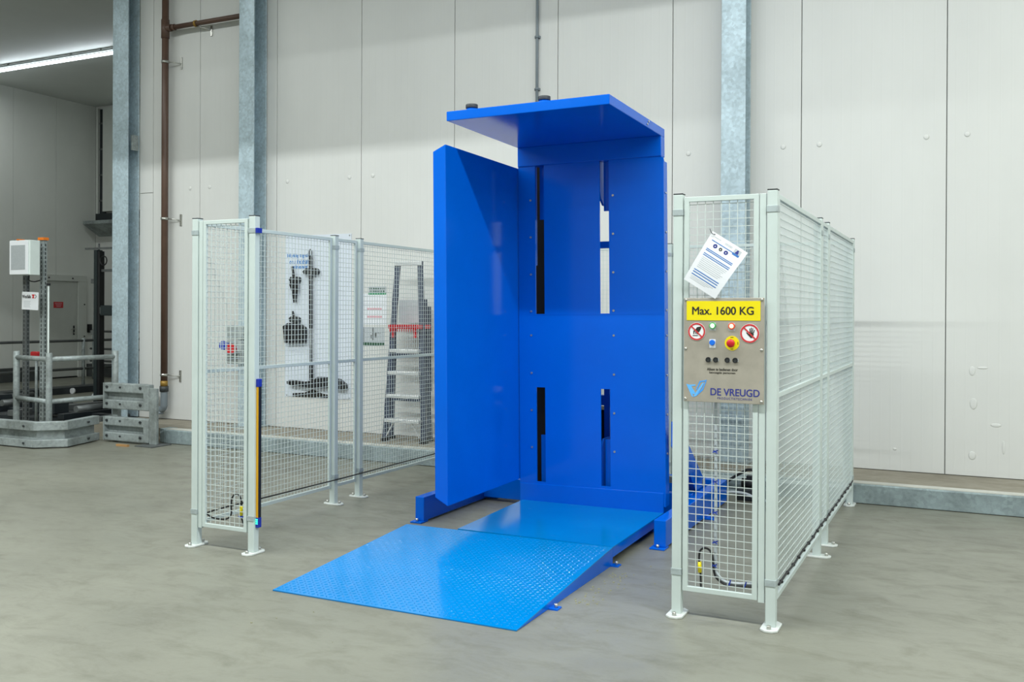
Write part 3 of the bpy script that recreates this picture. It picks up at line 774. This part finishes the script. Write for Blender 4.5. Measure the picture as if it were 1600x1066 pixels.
for u in (.315, .408, .553, .650):
    k = MB(); ring(k, U(u), Vz(.592), .008, .0135, YP-.012, YP-.004, 18); k = k.build('key_switch', 'black', cp)
    MB().cyl((U(u), YP-.004, Vz(.592)), (U(u), YP-.010, Vz(.592)), .0085, 12).build('lock', 'dark_bolt', k)
    MB().bar((U(u)+.014, YP-.007, Vz(.592)+.008), (U(u)+.014, YP-.007, Vz(.592)-.008), .003, .003).build('key_tab', 'pgrey', k)
text('Alleen te bedienen door', 'lettering', 'ink', cp, U(.49), YP-.0045, Vz(.682), width=.157, height=.014, fat=.0003)
text('bevoegde personen', 'lettering', 'ink', cp, U(.49), YP-.0045, Vz(.716), width=.132, height=.013, fat=.0003)
text('DE VREUGD', 'lettering', 'navy', cp, U(.645), YP-.0045, Vz(.897), width=.247, height=.036, fat=.0009)
text('PRODUCTIETECHNIEK', 'lettering', 'navy', cp, U(.645), YP-.0045, Vz(.957), width=.176, height=.0115, spacing=1.3)
lg = MB(); L_ = lambda p: [(U(a), Vz(b)) for a, b in p]
lg.prism(L_([(.035, .832), (.075, .838), (.115, .925), (.125, .955), (.105, .948)]), 'Y', YP-.0048, YP-.004)
lg.prism(L_([(.075, .838), (.150, .834), (.155, .846), (.098, .852), (.150, .912), (.145, .93), (.112, .925)]), 'Y', YP-.0050, YP-.004)
lg.prism(L_([(.125, .955), (.165, .945), (.262, .82), (.245, .815), (.150, .920)]), 'Y', YP-.0052, YP-.004)
lo = lg.each('emblem', 'lblue', cp)[0]
lg = MB()
lg.prism(L_([(.158, .885), (.205, .800), (.298, .786), (.285, .80), (.215, .812), (.175, .885)]), 'Y', YP-.0048, YP-.004)
lg.prism(L_([(.165, .945), (.245, .89), (.298, .786), (.280, .80), (.235, .875), (.150, .935)]), 'Y', YP-.0050, YP-.004)
lg.each('fold', 'lblue2', lo)

# ---- instruction sheet hooked on the mesh
A_ = Vector((-1.194, 0, 2.002)); B_ = Vector((-1.015, 0, 1.886)); C_ = Vector((-1.178, 0, 1.655)); D_ = Vector((-1.342, 0, 1.758))
ya = YF+.000
sh = thing('instruction_sheet', 'tilted white instruction sheet hooked on the mesh above the steel panel', 'paper', (-1.18, ya, 1.655))
def Q(s, t):
    p = A_*(1-s)*(1-t)+B_*s*(1-t)+D_*(1-s)*t+C_*s*t
    return (p.x, p.z)
def bow(s, t): return ya-.010*math.sin(PI*t)*(.6+.4*s)-.006*t
def strip(mb, s0, s1, t0, t1, off, th=.0006, n=6):
    v = []
    for k in range(n+1):
        s = s0+(s1-s0)*k/n
        for t_ in (t0, t1):
            x, z = Q(s, t_)
            v += [(x, bow(s, t_)-off, z), (x, bow(s, t_)-off+th, z)]
    f = []
    for k in range(n):
        a = 4*k
        f += [(a, a+2, a+6, a+4), (a+1, a+5, a+7, a+3), (a, a+4, a+5, a+1), (a+2, a+3, a+7, a+6)]
    f += [(0, 1, 3, 2), (4*n, 4*n+2, 4*n+3, 4*n+1)]
    mb._add(v, f)
mb = MB()
for k in range(10): strip(mb, 0, 1, k/10, (k+1)/10, 0)
mb.build('sheet', 'paper', sh, weld=True)
mb = MB(); strip(mb, .10, .88, .128, .142, .0008); strip(mb, .7, .88, .142, .165, .0008); mb.each('header_line', 'pblue', sh)
mb = MB()
for t_ in (.300, .328, .392, .424): strip(mb, .10, .86, t_, t_+.014, .0008)
for t_ in (.726, .768, .818): strip(mb, .10, .85, t_, t_+.016, .0008)
mb.each('text_bar', 'pblue', sh)
mb = MB()
for t_ in (.055, .075): strip(mb, .42, .63, t_, t_+.007, .0008)
strip(mb, .12, .30, .06, .07, .0008); strip(mb, .12, .85, .470, .477, .0008)
for k in range(6): strip(mb, .12, .84-.04*(k % 3), .50+.033*k, .507+.033*k, .0008)
for k in range(3): strip(mb, .12, .8-.1*k, .86+.025*k, .866+.025*k, .0008)
mb.build('small_print', 'pgrey', sh, kind='stuff')
mb = MB()
for s in (.255, .565):
    x, z = Q(s, .203); ring(mb, x, z, .004, .011, bow(s, .2)-.0012, bow(s, .2)-.0004, 18)
mb.each('pictogram', 'navy', sh)
mb = MB(); x, z = Q(.41, .203); ring(mb, x, z, .004, .009, bow(.41, .2)-.0012, bow(.41, .2)-.0004, 12); mb.build('pictogram', 'dark_bolt', sh)
mb = MB(); strip(mb, .70, .88, .045, .125, .0006); mb.build('pictogram', 'pgrey', sh)
mb = MB(); strip(mb, .75, .83, .09, .125, .0010); x, z = Q(.79, .075); disc(mb, x, z, .006, bow(.79, .07)-.0014, bow(.79, .07)-.0006, 12); mb.each('pictogram', 'navy', sh)
hx, hz = Q(.04, .03)
MB().tube([(hx-.02, ya+.014, hz+.025), (hx-.012, ya-.004, hz+.012), (hx, ya-.010, hz-.004), (hx+.014, ya+.004, hz-.004)], .0018, 6).build('wire_hook', 'black', sh)

# ================================================================== along the back wall
# drain pipe
dp = thing('drain_pipe', 'brown vertical drain pipe with a side branch on the white wall', 'pipe', (-9.448, 9.15, .3))
yp = 9.15
MB().cyl((-9.448, yp, .66), (-9.448, yp, CEIL), .043, 16).build('pipe', 'copper', dp)
MB().cyl((-9.448, yp, 5.12), (-9.448, yp, 5.36), .052, 16).cyl((-9.46, yp, 5.245), (-9.34, yp, 5.245), .046, 16).each('tee', 'copper', dp)
MB().cyl((-9.40, yp-.0, 5.245), (-8.08, yp-.0, 5.245), .032, 14).build('branch_pipe', 'copper', dp)
MB().cyl((-9.33, yp, 5.245), (-9.28, yp, 5.245), .040, 14).build('coupling', 'copper', dp)
for z in (4.813, 2.776, .747):
    c = MB().cyl((-9.448, yp, z-.016), (-9.448, yp, z+.016), .050, 16).build('pipe_clamp', 'galv_bolt', dp)
    MB().cyl((-9.40, yp+.01, z), (-9.26, W-.01, z-.02), .008, 8).box(-9.275, -9.245, W-.012, W-.002, z-.09, z+.06).each('clamp_arm', 'galv_bolt', c)
c = MB().cyl((-8.94, yp, 5.245), (-8.91, yp, 5.245), .042, 14).build('pipe_clamp', 'brass', dp)
MB().cyl((-8.92, yp, 5.21), (-8.75, W-.01, 5.17), .007, 8).box(-8.765, -8.735, W-.012, W-.002, 5.09, 5.22).each('clamp_arm', 'galv_bolt', c)
MB().cyl((-9.448, yp, .60), (-9.448, yp, .67), .047, 16).build('collar', 'brass', dp)
MB().cyl((-9.448, yp, .53), (-9.448, yp, .60), .056, 16).build('coupling', 'cap', dp)
tr = MB().tube([(-9.448, yp, .54), (-9.448, yp, .38), (-9.46, yp, .315), (-9.53, yp, .285), (-9.60, yp, .315), (-9.615, yp, .40), (-9.62, yp, .45), (-9.66, yp, .485), (-9.72, yp, .47)], .045, 12, 5)
tr.build('trap', 'grey_pvc', dp)
MB().cyl((-9.53, yp, .235), (-9.53, yp, .27), .056, 14).build('trap_cap', 'grey_pvc', dp)

cn = thing('cable_conduit', 'thin grey conduit running down the wall to the machine roof', 'conduit', (-4.181, 9.225, 2.4))
MB().cyl((-4.181, 9.225, 2.4), (-4.181, 9.225, CEIL), .015, 12).build('tube', 'grey_pvc', cn)
for k in range(7):
    z = 3.96+.555*(k-2)
    if z < CEIL-.1: MB().cyl((-4.181, 9.225, z-.012), (-4.181, 9.225, z+.012), .022, 12).box(-4.21, -4.15, 9.222, W-.001, z-.012, z+.012).each('clip', 'grey_pvc', cn)

# shadow board with cleaning tools
sb = thing('shadow_board', 'white cleaning tool board on the wall behind the left fence', 'board', (-7.06, W-.006, .53))
MB().box(-7.545, -6.578, W-.008, W-.001, .545, 2.50).build('panel', 'board', sb)
yb_ = W-.0085
for k, (s_, wd) in enumerate((('Working together', .37), ('on a foodsafe', .30), ('environment', .25))):
    text(s_, 'lettering', 'pblue2', sb, -7.335, yb_, 2.252-.066*k, width=wd, height=.058 if k != 2 else .045, fat=.0016, shear=.2)
MB().prism([(-7.43, .545), (-7.43, .585), (-7.25, .60), (-7.123, .645), (-6.99, .60), (-6.87, .585), (-6.87, .548)], 'Y', yb_-.0005, yb_).build('silhouette', 'ink', sb, label='black printed squeegee outline')
MB().cyl((-7.13, W-.001, .62), (-7.13, yb_-.001, .62), .01).build('silhouette', 'ink', sb)
for x, z in ((-7.52, .56), (-7.06, .555), (-6.60, .56), (-7.52, 2.48), (-6.60, 2.48)):
    MB().cyl((x, yb_, z), (x, yb_-.003, z), .008, 8).build('screw', 'galv_bolt', sb)
yt = W-.05
hb = thing('hand_brush', 'small black hand brush hanging upper left on the white tool board', 'brush', (-7.39, yt, 1.7))
MB().tube([(-7.412, yt, 2.125), (-7.40, yt, 2.06), (-7.385, yt, 1.99), (-7.375, yt, 1.92)], .016, 10).build('handle', 'black', hb)
MB().prism([(-7.43, 1.96), (-7.335, 1.97), (-7.315, 1.86), (-7.345, 1.78), (-7.352, 1.69), (-7.382, 1.685), (-7.40, 1.80), (-7.442, 1.90)], 'Y', yt-.018, yt+.012).build('bristle_head', 'black', hb, bevel=.004)
MB().prism([(-7.455, 1.965), (-7.43, 2.0), (-7.33, 2.0), (-7.30, 1.985), (-7.30, 1.945), (-7.44, 1.94)], 'Y', yt-.01, W-.008).build('holder', 'cap', hb)
dpn = thing('dustpan', 'black dustpan hanging lower left on the white tool board', 'dustpan', (-7.37, yt, 1.2))
MB().tube([(-7.405, yt, 1.58), (-7.39, yt, 1.54), (-7.37, yt, 1.50), (-7.365, yt, 1.42)], .015, 10).build('handle', 'black', dpn)
MB().prism([(-7.455, 1.50), (-7.42, 1.52), (-7.34, 1.515), (-7.305, 1.50), (-7.305, 1.455), (-7.44, 1.45)], 'Y', yt-.01, W-.008).build('holder', 'cap', dpn)
MB().prism([(-7.535, 1.40), (-7.46, 1.44), (-7.28, 1.43), (-7.205, 1.39), (-7.195, 1.30), (-7.21, 1.205), (-7.51, 1.195), (-7.52, 1.30)], 'Y', yt-.03, yt+.025).build('pan', 'black', dpn, bevel=.008)
bm_ = thing('broom', 'long-handled black broom hanging on the white tool board', 'broom', (-7.12, yt, .68))
MB().cyl((-7.137, yt, 2.25), (-7.128, yt, 1.38), .021, 12).build('handle', 'black', bm_)
MB().cyl((-7.128, yt, 1.38), (-7.123, yt, .90), .017, 12).build('lower_handle', 'conv2', bm_)
MB().cyl((-7.123, yt, .95), (-7.12, yt, .76), .024, 12).build('socket', 'black', bm_)
MB().tube([(-7.155, yt, 2.25), (-7.155, yt, 2.30), (-7.14, yt, 2.325), (-7.122, yt, 2.30), (-7.122, yt, 2.25)], .007, 8).build('hanging_loop', 'cap', bm_)
MB().prism([(-7.25, 2.06), (-7.20, 2.10), (-7.06, 2.10), (-7.01, 2.06), (-7.05, 2.02), (-7.22, 2.02)], 'Y', yt-.015, W-.008).build('holder', 'cap', bm_, bevel=.004)
MB().prism([(-7.47, .735), (-7.43, .75), (-7.20, .735), (-7.05, .77), (-7.02, .80), (-6.84, .805), (-6.70, .785), (-6.615, .73), (-6.605, .675), (-6.65, .665), (-6.80, .675), (-7.10, .665), (-7.42, .69), (-7.465, .70)], 'Y', yt-.03, yt+.03).build('broom_head', 'black', bm_, bevel=.006)

# notices beside the ladder
nt1 = thing('wall_notice', 'white notice with green heading above the framed photo, left of the stepladder', 'notice', (-6.22, W-.002, 1.43))
MB().box(-6.42, -6.085, W-.003, W-.001, 1.43, 1.79).build('sheet', 'paper', nt1)
MB().box(-6.335, -6.09, W-.003, W-.001, 1.785, 1.875).build('heading', 'pgrey', nt1)
MB().box(-6.335, -6.09, W-.0038, W-.003, 1.778, 1.80).build('heading_band', 'green', nt1)
mb = MB()
for k in range(8): mb.box(-6.325+.029*k, -6.307+.029*k, W-.0038, W-.003, 1.84, 1.86).box(-6.32+.027*k, -6.303+.027*k, W-.0038, W-.003, 1.808, 1.828)
mb.build('print', 'dgreen', nt1, kind='stuff')
mb = MB(); mb.box(-6.35, -6.15, W-.0038, W-.003, 1.60, 1.625).box(-6.35, -6.14, W-.0038, W-.003, 1.51, 1.535).each('print', 'pink', nt1)
MB().box(-6.41, -6.095, W-.0036, W-.003, 1.667, 1.671).build('print', 'pgrey', nt1)
nt2 = thing('wall_photo', 'small photo print with dark green border beside the stepladder', 'photo', (-6.26, W-.002, 1.18))
MB().box(-6.405, -6.11, W-.004, W-.001, 1.19, 1.40).build('print', 'pgrey', nt2)
MB().box(-6.405, -6.11, W-.0048, W-.004, 1.19, 1.222).build('border', 'dgreen', nt2)
MB().box(-6.40, -6.395, W-.0048, W-.004, 1.222, 1.40).box(-6.275, -6.262, W-.0048, W-.004, 1.25, 1.40).box(-6.30, -6.28, W-.0048, W-.004, 1.27, 1.31).box(-6.25, -6.22, W-.0048, W-.004, 1.28, 1.33).box(-6.24, -6.16, W-.0048, W-.004, 1.33, 1.335).build('picture', 'conv2', nt2, kind='stuff')

# socket box on the column
eb = thing('socket_box', 'grey wall socket box with blue and red sockets on the left column', 'socket', (-8.16, 8.96, .94))
MB().box(-8.19, -7.96, 8.93, 8.998, 1.235, 1.40).build('upper_box', 'ebox', eb, bevel=.008)
MB().box(-8.19, -7.96, 8.93, 8.998, .94, 1.225).build('lower_box', 'ebox', eb, bevel=.008)
k = MB().cyl((-8.115, 8.93, 1.14), (-8.10, 8.81, 1.162), .050, 16).build('socket', 'grey_pvc', eb)
MB().cyl((-8.10, 8.81, 1.162), (-8.085, 8.75, 1.17), .054, 16).build('socket_lid', 'blue_cap', k)
k = MB().cyl((-8.03, 8.93, 1.11), (-8.01, 8.83, 1.125), .052, 16).build('socket', 'pgrey', eb)
MB().cyl((-8.01, 8.83, 1.125), (-7.995, 8.78, 1.13), .060, 16).build('socket_lid', 'red', k)
MB().box(-8.0, -7.965, 8.925, 8.93, 1.0, 1.10).build('inspection_cover', 'cap', eb)

# stepladder leaning by the wall
ld = thing('stepladder', 'folded stepladder with dark rails, silver treads and red tray by the wall', 'ladder', (-5.55, 8.85, .16))
ZB = .16; FZ = 2.14
def fx(side, z):
    t_ = (z-ZB)/(FZ-ZB); return (-5.80+.055*t_) if side < 0 else (-5.305-.15*t_)
def fy(z): return 8.80+.16*(z-ZB)/(FZ-ZB)
for s in (-1, 1):
    MB().bar((fx(s, ZB+.03), fy(ZB), ZB+.03), (fx(s, FZ), fy(FZ), FZ), .062, .03, (0, 1, 0)).build('front_rail', 'rail_dark', ld, bevel=.003)
    ft = MB().box(fx(s, ZB)-.035, fx(s, ZB)+.035, fy(ZB)-.04, fy(ZB)+.04, ZB, ZB+.04).build('foot', 'black', ld, bevel=.004)
for s, x0, x1 in ((-1, -5.86, -5.845), (1, -5.36, -5.455)):
    MB().bar((x0, 9.02, ZB+.02), (x1, 9.06, 1.72), .05, .03, (0, 1, 0)).build('rear_rail', 'rail_dark', ld, bevel=.003)
    MB().box(x0-.03, x0+.03, 8.985, 9.055, ZB, ZB+.035).build('foot', 'black', ld)
MB().bar((-5.415, 9.12, .7), (-5.44, 9.13, 1.64), .03, .02, (0, 1, 0)).build('side_strut', 'rail_dark', ld)
MB().bar((fx(-1, FZ)-.03, fy(FZ)-.01, FZ-.025), (fx(1, FZ)+.03, fy(FZ)-.01, FZ-.025), .05, .05).build('top_guard', 'alu', ld, bevel=.006)
for z in (.41, .675, .928, 1.17):
    st = MB().box(fx(-1, z)+.012, fx(1, z)-.012, fy(z)-.075, fy(z)+.035, z-.035, z).build('tread', 'alu', ld, bevel=.004)
    g_ = MB()
    for k in range(5): g_.box(fx(-1, z)+.015, fx(1, z)-.015, fy(z)-.07+.022*k, fy(z)-.06+.022*k, z, z+.003)
    g_.build('tread_ribs', 'alu', st, kind='stuff')
tray = MB().box(fx(-1, 1.4)-.01, fx(1, 1.4)+.02, fy(1.4)-.09, fy(1.4)+.16, 1.395, 1.44).build('tool_tray', 'red', ld, bevel=.005)
g_ = MB()
for k in range(12):
    x = fx(-1, 1.4)+.015+.029*k
    g_.box(x, x+.012, fy(1.4)-.098, fy(1.4)-.09, 1.36, 1.44)
g_.build('tray_ribs', 'red', tray, kind='stuff')
for x in (fx(-1, 1.4)+.03, fx(1, 1.4)-.05): MB().box(x, x+.03, fy(1.4)-.085, fy(1.4)-.06, 1.30, 1.40).build('tray_hook', 'red', tray)
MB().box(-5.80, -5.50, 9.075, 9.085, 1.46, 1.715).build('back_shelf', 'pgrey', ld)
MB().bar((-5.77, 8.775, .22), (-5.67, 8.775, .385), .012, .012).build('step_brace', 'alu', ld)
MB().bar((-5.345, 8.775, .22), (-5.45, 8.775, .385), .012, .012).build('step_brace', 'alu', ld)
MB().bar((-5.85, 9.03, .6), (-5.38, 9.03, .6), .02, .03).bar((-5.85, 9.04, 1.1), (-5.41, 9.04, 1.1), .02, .03).each('rear_spreader', 'rail_dark', ld)

# ================================================================== left corner
# crash barrier in front of the rack: two square beams folded round the corner
br = thing('crash_barrier', 'low galvanised two-beam crash barrier folded round a corner at far left', 'barrier', (-9.6, 7.6, 0))
path = [(-13.2, 7.34), (-9.60, 7.351), (-9.335, 7.60), (-9.52, 8.20)]
def offset_path(P, d):
    out = []
    for i, p in enumerate(P):
        ns = []
        for a, b in ((i-1, i), (i, i+1)):
            if a >= 0 and b < len(P):
                t_ = Vector((P[b][0]-P[a][0], P[b][1]-P[a][1])).normalized(); ns.append(Vector((-t_.y, t_.x)))
        n_ = sum(ns, Vector((0, 0))).normalized(); k = 1/max(.3, n_.dot(ns[0])); out.append((p[0]+n_.x*d*k, p[1]+n_.y*d*k))
    return out
def folded(mb, P, d0, d1, z0, z1):
    A, B = offset_path(P, d0), offset_path(P, d1)
    for i in range(len(P)-1):
        q = [A[i], A[i+1], B[i+1], B[i]]; mb.prism(q, 'Z', z0, z1)
    return mb
for z0, z1 in ((.012, .100), (.205, .305)):
    folded(MB(), path, 0, .09, z0, z1).each('beam', 'galv2', br, bevel=.006)
folded(MB(), path, .072, .084, .10, .205).each('web_plate', 'galv2', br)
for x in (-12.6, -11.5, -10.4, -9.75):
    for z in (.06, .255): MB().cyl((x, 7.346, z), (x, 7.335, z), .014, 6).build('bolt', 'dark_bolt', br)
    MB().box(x-.08, x+.08, 7.45, 7.56, 0, .25).build('stanchion', 'galv2', br)
for z in (.06, .255): MB().cyl((-9.445, 7.97, z), (-9.43, 7.975, z), .014, 6).build('bolt', 'dark_bolt', br)
# bumper
bu = thing('crash_bumper', 'upright galvanised bumper of four bolted beams in front of the left column', 'bumper', (-9.0, 8.13, 0))
P2 = [(-9.41, 8.085), (-8.655, 8.085)]
zz = ((.02, .12), (.20, .305), (.40, .51), (.60, .71))
for z0, z1 in zz:
    b = MB().box(-9.415, -8.765, 8.17, 8.22, z0, z1).build('beam', 'galv2', bu, bevel=.012)
    for x in (-9.36, -9.14, -8.81): MB().cyl((x, 8.171, (z0+z1)/2+.01), (x, 8.156, (z0+z1)/2+.01), .017 if x != -9.14 else .011, 6).build('bolt', 'dark_bolt', b)
for z0, z1 in ((.02, .305), (.40, .71)):
    MB().box(-9.43, -9.412, 8.17, 8.28, z0, z1).build('end_plate', 'galv2', bu)
    MB().box(-8.768, -8.672, 8.165, 8.25, z0, z1).build('end_profile', 'galv2', bu, bevel=.014)
    MB().box(-9.412, -8.77, 8.235, 8.25, z0, z1).build('back_plate', 'galv2', bu)
MB().box(-8.668, -8.552, 8.165, 8.205, .012, .67).build('post', 'galv2', bu, bevel=.006)
MB().box(-8.74, -8.47, 8.02, 8.32, 0, .013).build('base_plate', 'conv2', bu)
MB().box(-9.36, -9.28, 8.252, 8.31, 0, .70).build('rear_post', 'galv2', bu)
wd = MB().box(-8.98, -8.80, 7.965, 8.0, .0, .022).build('wood_offcut', 'wood', loc=(-8.9, 7.98, 0)); tag(wd, 'small wooden offcut on the floor under the bumper', 'wood')
# handrail
hr = thing('handrail', 'galvanised tubular handrail behind the low barrier at far left', 'railing', (-9.6, 7.6, 0))
pts = [(-10.605, 7.89), (-9.795, 7.71), (-9.71, 8.60)]
tops = [1.075, 1.075, 1.075]
for (x, y), h in zip(pts, tops):
    p_ = MB().cyl((x, y, 0), (x, y, h), .038, 14).build('post', 'galv2', hr, bevel=.004)
for i in (0, 1):
    for z in (1.0, .50):
        MB().cyl((*pts[i], z), (*pts[i+1], z), .030, 12).build('rail', 'galv2', hr)
# slotted posts with the terminal enclosure
sp = thing('terminal_stand', 'two slotted steel posts carrying an off-white terminal box at far left', 'stand', (-11.0, 8.45, 0))
def slotted(x, y, z1, mat, wd=.07, orient=1):
    b = MB().prism([(x-wd/2, y-.004), (x+wd/2, y-.004), (x+wd/2, y+.05), (x+wd/2-.004, y+.05), (x+wd/2-.004, y), (x-wd/2, y)], 'Z', 0, z1).build('slotted_post', mat, sp)
    s = MB(); z = .1
    while z < z1-.05:
        s.box(x-.012, x+.004, y-.0048, y-.004, z, z+.035); s.box(x+wd/2-.0002, x+wd/2+.0008, y+.02, y+.035, z, z+.035); z += .055
    s.build('slot', 'black', b, kind='stuff')
slotted(-11.085, 8.36, 2.03, 'conv2', .06); slotted(-10.875, 8.45, 2.49, 'galv2', .065)
en = MB().box(-11.15, -10.775, 8.20, 8.345, 2.03, 2.475).build('enclosure', 'box', sp, bevel=.006)
MB().box(-11.145, -10.80, 8.185, 8.20, 2.035, 2.47).build('door', 'white', en, bevel=.004)
MB().box(-11.11, -10.845, 8.181, 8.186, 2.10, 2.41).build('screen', 'boxgrey', en)
MB().box(-11.02, -10.98, 8.19, 8.28, 2.475, 2.49).build('orange_cap', 'orange', en)
MB().box(-10.93, -10.82, 8.43, 8.51, 2.49, 2.525).build('post_cap', 'orange', sp)
MB().tube([(-11.0, 8.36, 2.03), (-11.02, 8.37, 1.97), (-10.95, 8.40, 1.95), (-10.89, 8.44, 1.97)], .008, 6).build('cable', 'rubber', sp)
MB().cyl((-10.80, 8.49, .0), (-10.80, 8.49, 1.90), .012, 8).build('thin_rod', 'box', sp)
MB().box(-10.82, -10.78, 8.475, 8.505, 1.90, 1.93).build('rod_cap', 'black', sp)
ss = thing('sign_plate', 'small white tilted maker\'s sign on the slotted posts', 'sign', (-10.930, 8.34, 1.59))
R_ = Matrix.Rotation(-.03, 3, 'Y')
c_ = Vector((-10.950, 8.338, 1.70))
def rot_tilt(p): return c_+Matrix.Rotation(.035, 3, 'Y') @ (Vector(p)-c_)
MB(rot_tilt).box(-11.105, -10.795, 8.336, 8.341, 1.585, 1.815).build('plate', 'white', ss)
text('Westfalia', 'lettering', 'ink', ss, -11.015, 8.3355, 1.757, width=.16, height=.045, fat=.0016)
MB(rot_tilt).prism([(-10.915, 1.785), (-10.865, 1.785), (-10.865, 1.775), (-10.880, 1.757), (-10.865, 1.735), (-10.915, 1.735), (-10.900, 1.757), (-10.915, 1.775)], 'Y', 8.334, 8.336).build('emblem', 'redprint', ss)
mb = MB(rot_tilt); mb.bar((-10.855, 8.335, 1.785), (-10.830, 8.335, 1.76), .001, .008).bar((-10.830, 8.335, 1.76), (-10.855, 8.335, 1.735), .001, .008).each('emblem', 'ink', ss)
mb = MB(rot_tilt)
for k in range(5): mb.box(-11.070, -10.940-.01*(k % 2), 8.335, 8.336, 1.69-.018*k, 1.696-.018*k)
mb.build('small_print', 'pgrey', ss, kind='stuff')
rl = thing('beacon', 'small red beacon behind the handrail between the slotted posts', 'beacon', (-11.22, 8.64, 0))
MB().box(-11.30, -11.14, 8.60, 8.68, .955, 1.03).build('lens', 'red', rl, bevel=.02)
MB().cyl((-11.22, 8.64, 0), (-11.22, 8.64, .955), .018, 10).build('stem', 'galv2', rl)
# dark conveyor behind the barrier
cv = thing('chain_conveyor', 'low dark steel chain conveyor behind the barrier at far left', 'conveyor', (-12.2, 10.4, 0))
MB().box(-14.6, -9.9, 8.78, 10.25, .0, .12).build('bed', 'conv', cv)
for x in (-14.3, -13.6, -12.6, -11.9, -10.9, -10.2):
    MB().box(x-.06, x+.06, 8.76, 10.3, .12, .20).build('rail', 'conv2' if x in (-13.6, -11.9, -10.2) else 'conv', cv, bevel=.005)
for y in (9.2, 10.0): MB().box(-14.5, -10.0, y, y+.12, .12, .17).build('cross_member', 'conv', cv)
for x, y in ((-13.1, 9.4), (-11.4, 9.0), (-10.55, 9.6)):
    MB().box(x-.22, x+.22, y-.12, y+.12, .17, .33).build('drive_box', 'conv', cv, bevel=.01)
for x, y in ((-12.2, 9.1), (-10.6, 9.0), (-13.0, 9.7)):
    MB().cyl((x, y-.25, .28), (x, y+.25, .28), .045, 12).build('roller', 'conv2', cv)
eg = MB().box(-15.75, -15.35, 9.0, 16.0, 0, .12).build('steel_channel', 'conv', loc=(-15.5, 12, 0)); tag(eg, 'long dark steel channel on the floor beyond the conveyor', 'channel')
for x, y, z in ((-15.29, 12.55, .056), (-14.0, 11.95, .055)):
    o = MB().cyl((x, y-.02, z), (x, y+.02, z), .055, 14).build('reflector', 'white', loc=(x, y, .05))
    tag(o, 'round white reflector ' + ('on the dark channel edge' if x < -15 else 'near the dark green post foot'), 'reflector')
# far railing
fr_ = thing('handrail', 'thin grey handrail in front of the far door', 'railing', (-16.74, 13.5, 0))
for y in (9.6, 12.62, 14.0, 15.6):
    p_ = MB().cyl((-16.74, y, 0), (-16.74, y, 1.0), .035, 10).build('post', 'galv2', fr_)
    MB().box(-16.84, -16.64, y-.1, y+.1, 0, .012).build('foot_plate', 'conv2', p_)
for z in (.95, .365): MB().cyl((-16.74, 8.0, z), (-16.74, 15.9, z), .028, 10).build('rail', 'conv2', fr_)
fr2 = thing('handrail', 'short far handrail by the rear wall, beyond the dark green post', 'railing', (-17.5, 15.3, 0))
for x in (-18.2, -16.4): MB().cyl((x, 15.5, 0), (x, 15.5, 1.12), .03, 10).build('post', 'galv2', fr2)
for z in (.42, .70, 1.1): MB().cyl((-18.3, 15.5, z), (-14.8, 15.5, z), .025, 10).build('rail', 'conv2', fr2)
# dark green post with cable hanger
gp = thing('cable_post', 'tall dark green steel post with cross bar beside the left column', 'post', (-12.2, 10.5, 0))
MB().box(-12.275, -12.205, 10.45, 10.56, 0, 2.52).build('post', 'dgpost', gp, bevel=.004)
MB().box(-12.205, -12.155, 10.46, 10.55, 0, 2.50).build('side_channel', 'black', gp)
MB().box(-12.52, -11.75, 10.49, 10.52, 2.53, 2.56).build('cross_bar', 'conv2', gp)
MB().box(-12.30, -11.75, 10.49, 10.52, 2.18, 2.22).build('cross_bar', 'conv2', gp)
MB().cyl((-12.22, 10.5, 2.5), (-12.22, 10.5, 2.62), .015, 8).build('pin', 'conv2', gp)
MB().tube([(-12.06+.07*math.cos(a*PI/6), 10.45, 2.35+.07*math.sin(a*PI/6)) for a in range(13)], .01, 6, 2).build('cable_ring', 'black', gp)
for z in (2.0, 1.2): MB().box(-12.37, -12.275, 10.48, 10.53, z, z+.07).build('lug', 'conv2', gp)
MB().box(-12.10, -11.86, 10.42, 10.52, 1.50, 1.66).build('switch_box', 'dgpost', gp, bevel=.01)
MB().box(-12.13, -12.1, 10.44, 10.5, 1.53, 1.63).build('bracket', 'conv2', gp)
MB().box(-12.36, -12.04, 10.36, 10.66, 0, .015).build('base_plate', 'dgpost', gp)
for y, n_ in ((16.2, 0),):
    o = MB().box(-19.10, -19.04, 16.08, 16.17, 1.05, 1.25).build('wall_switch', 'black', loc=(-19.07, 16.12, 1.05)); tag(o, 'small black switch on the wall right of the far door', 'switch')
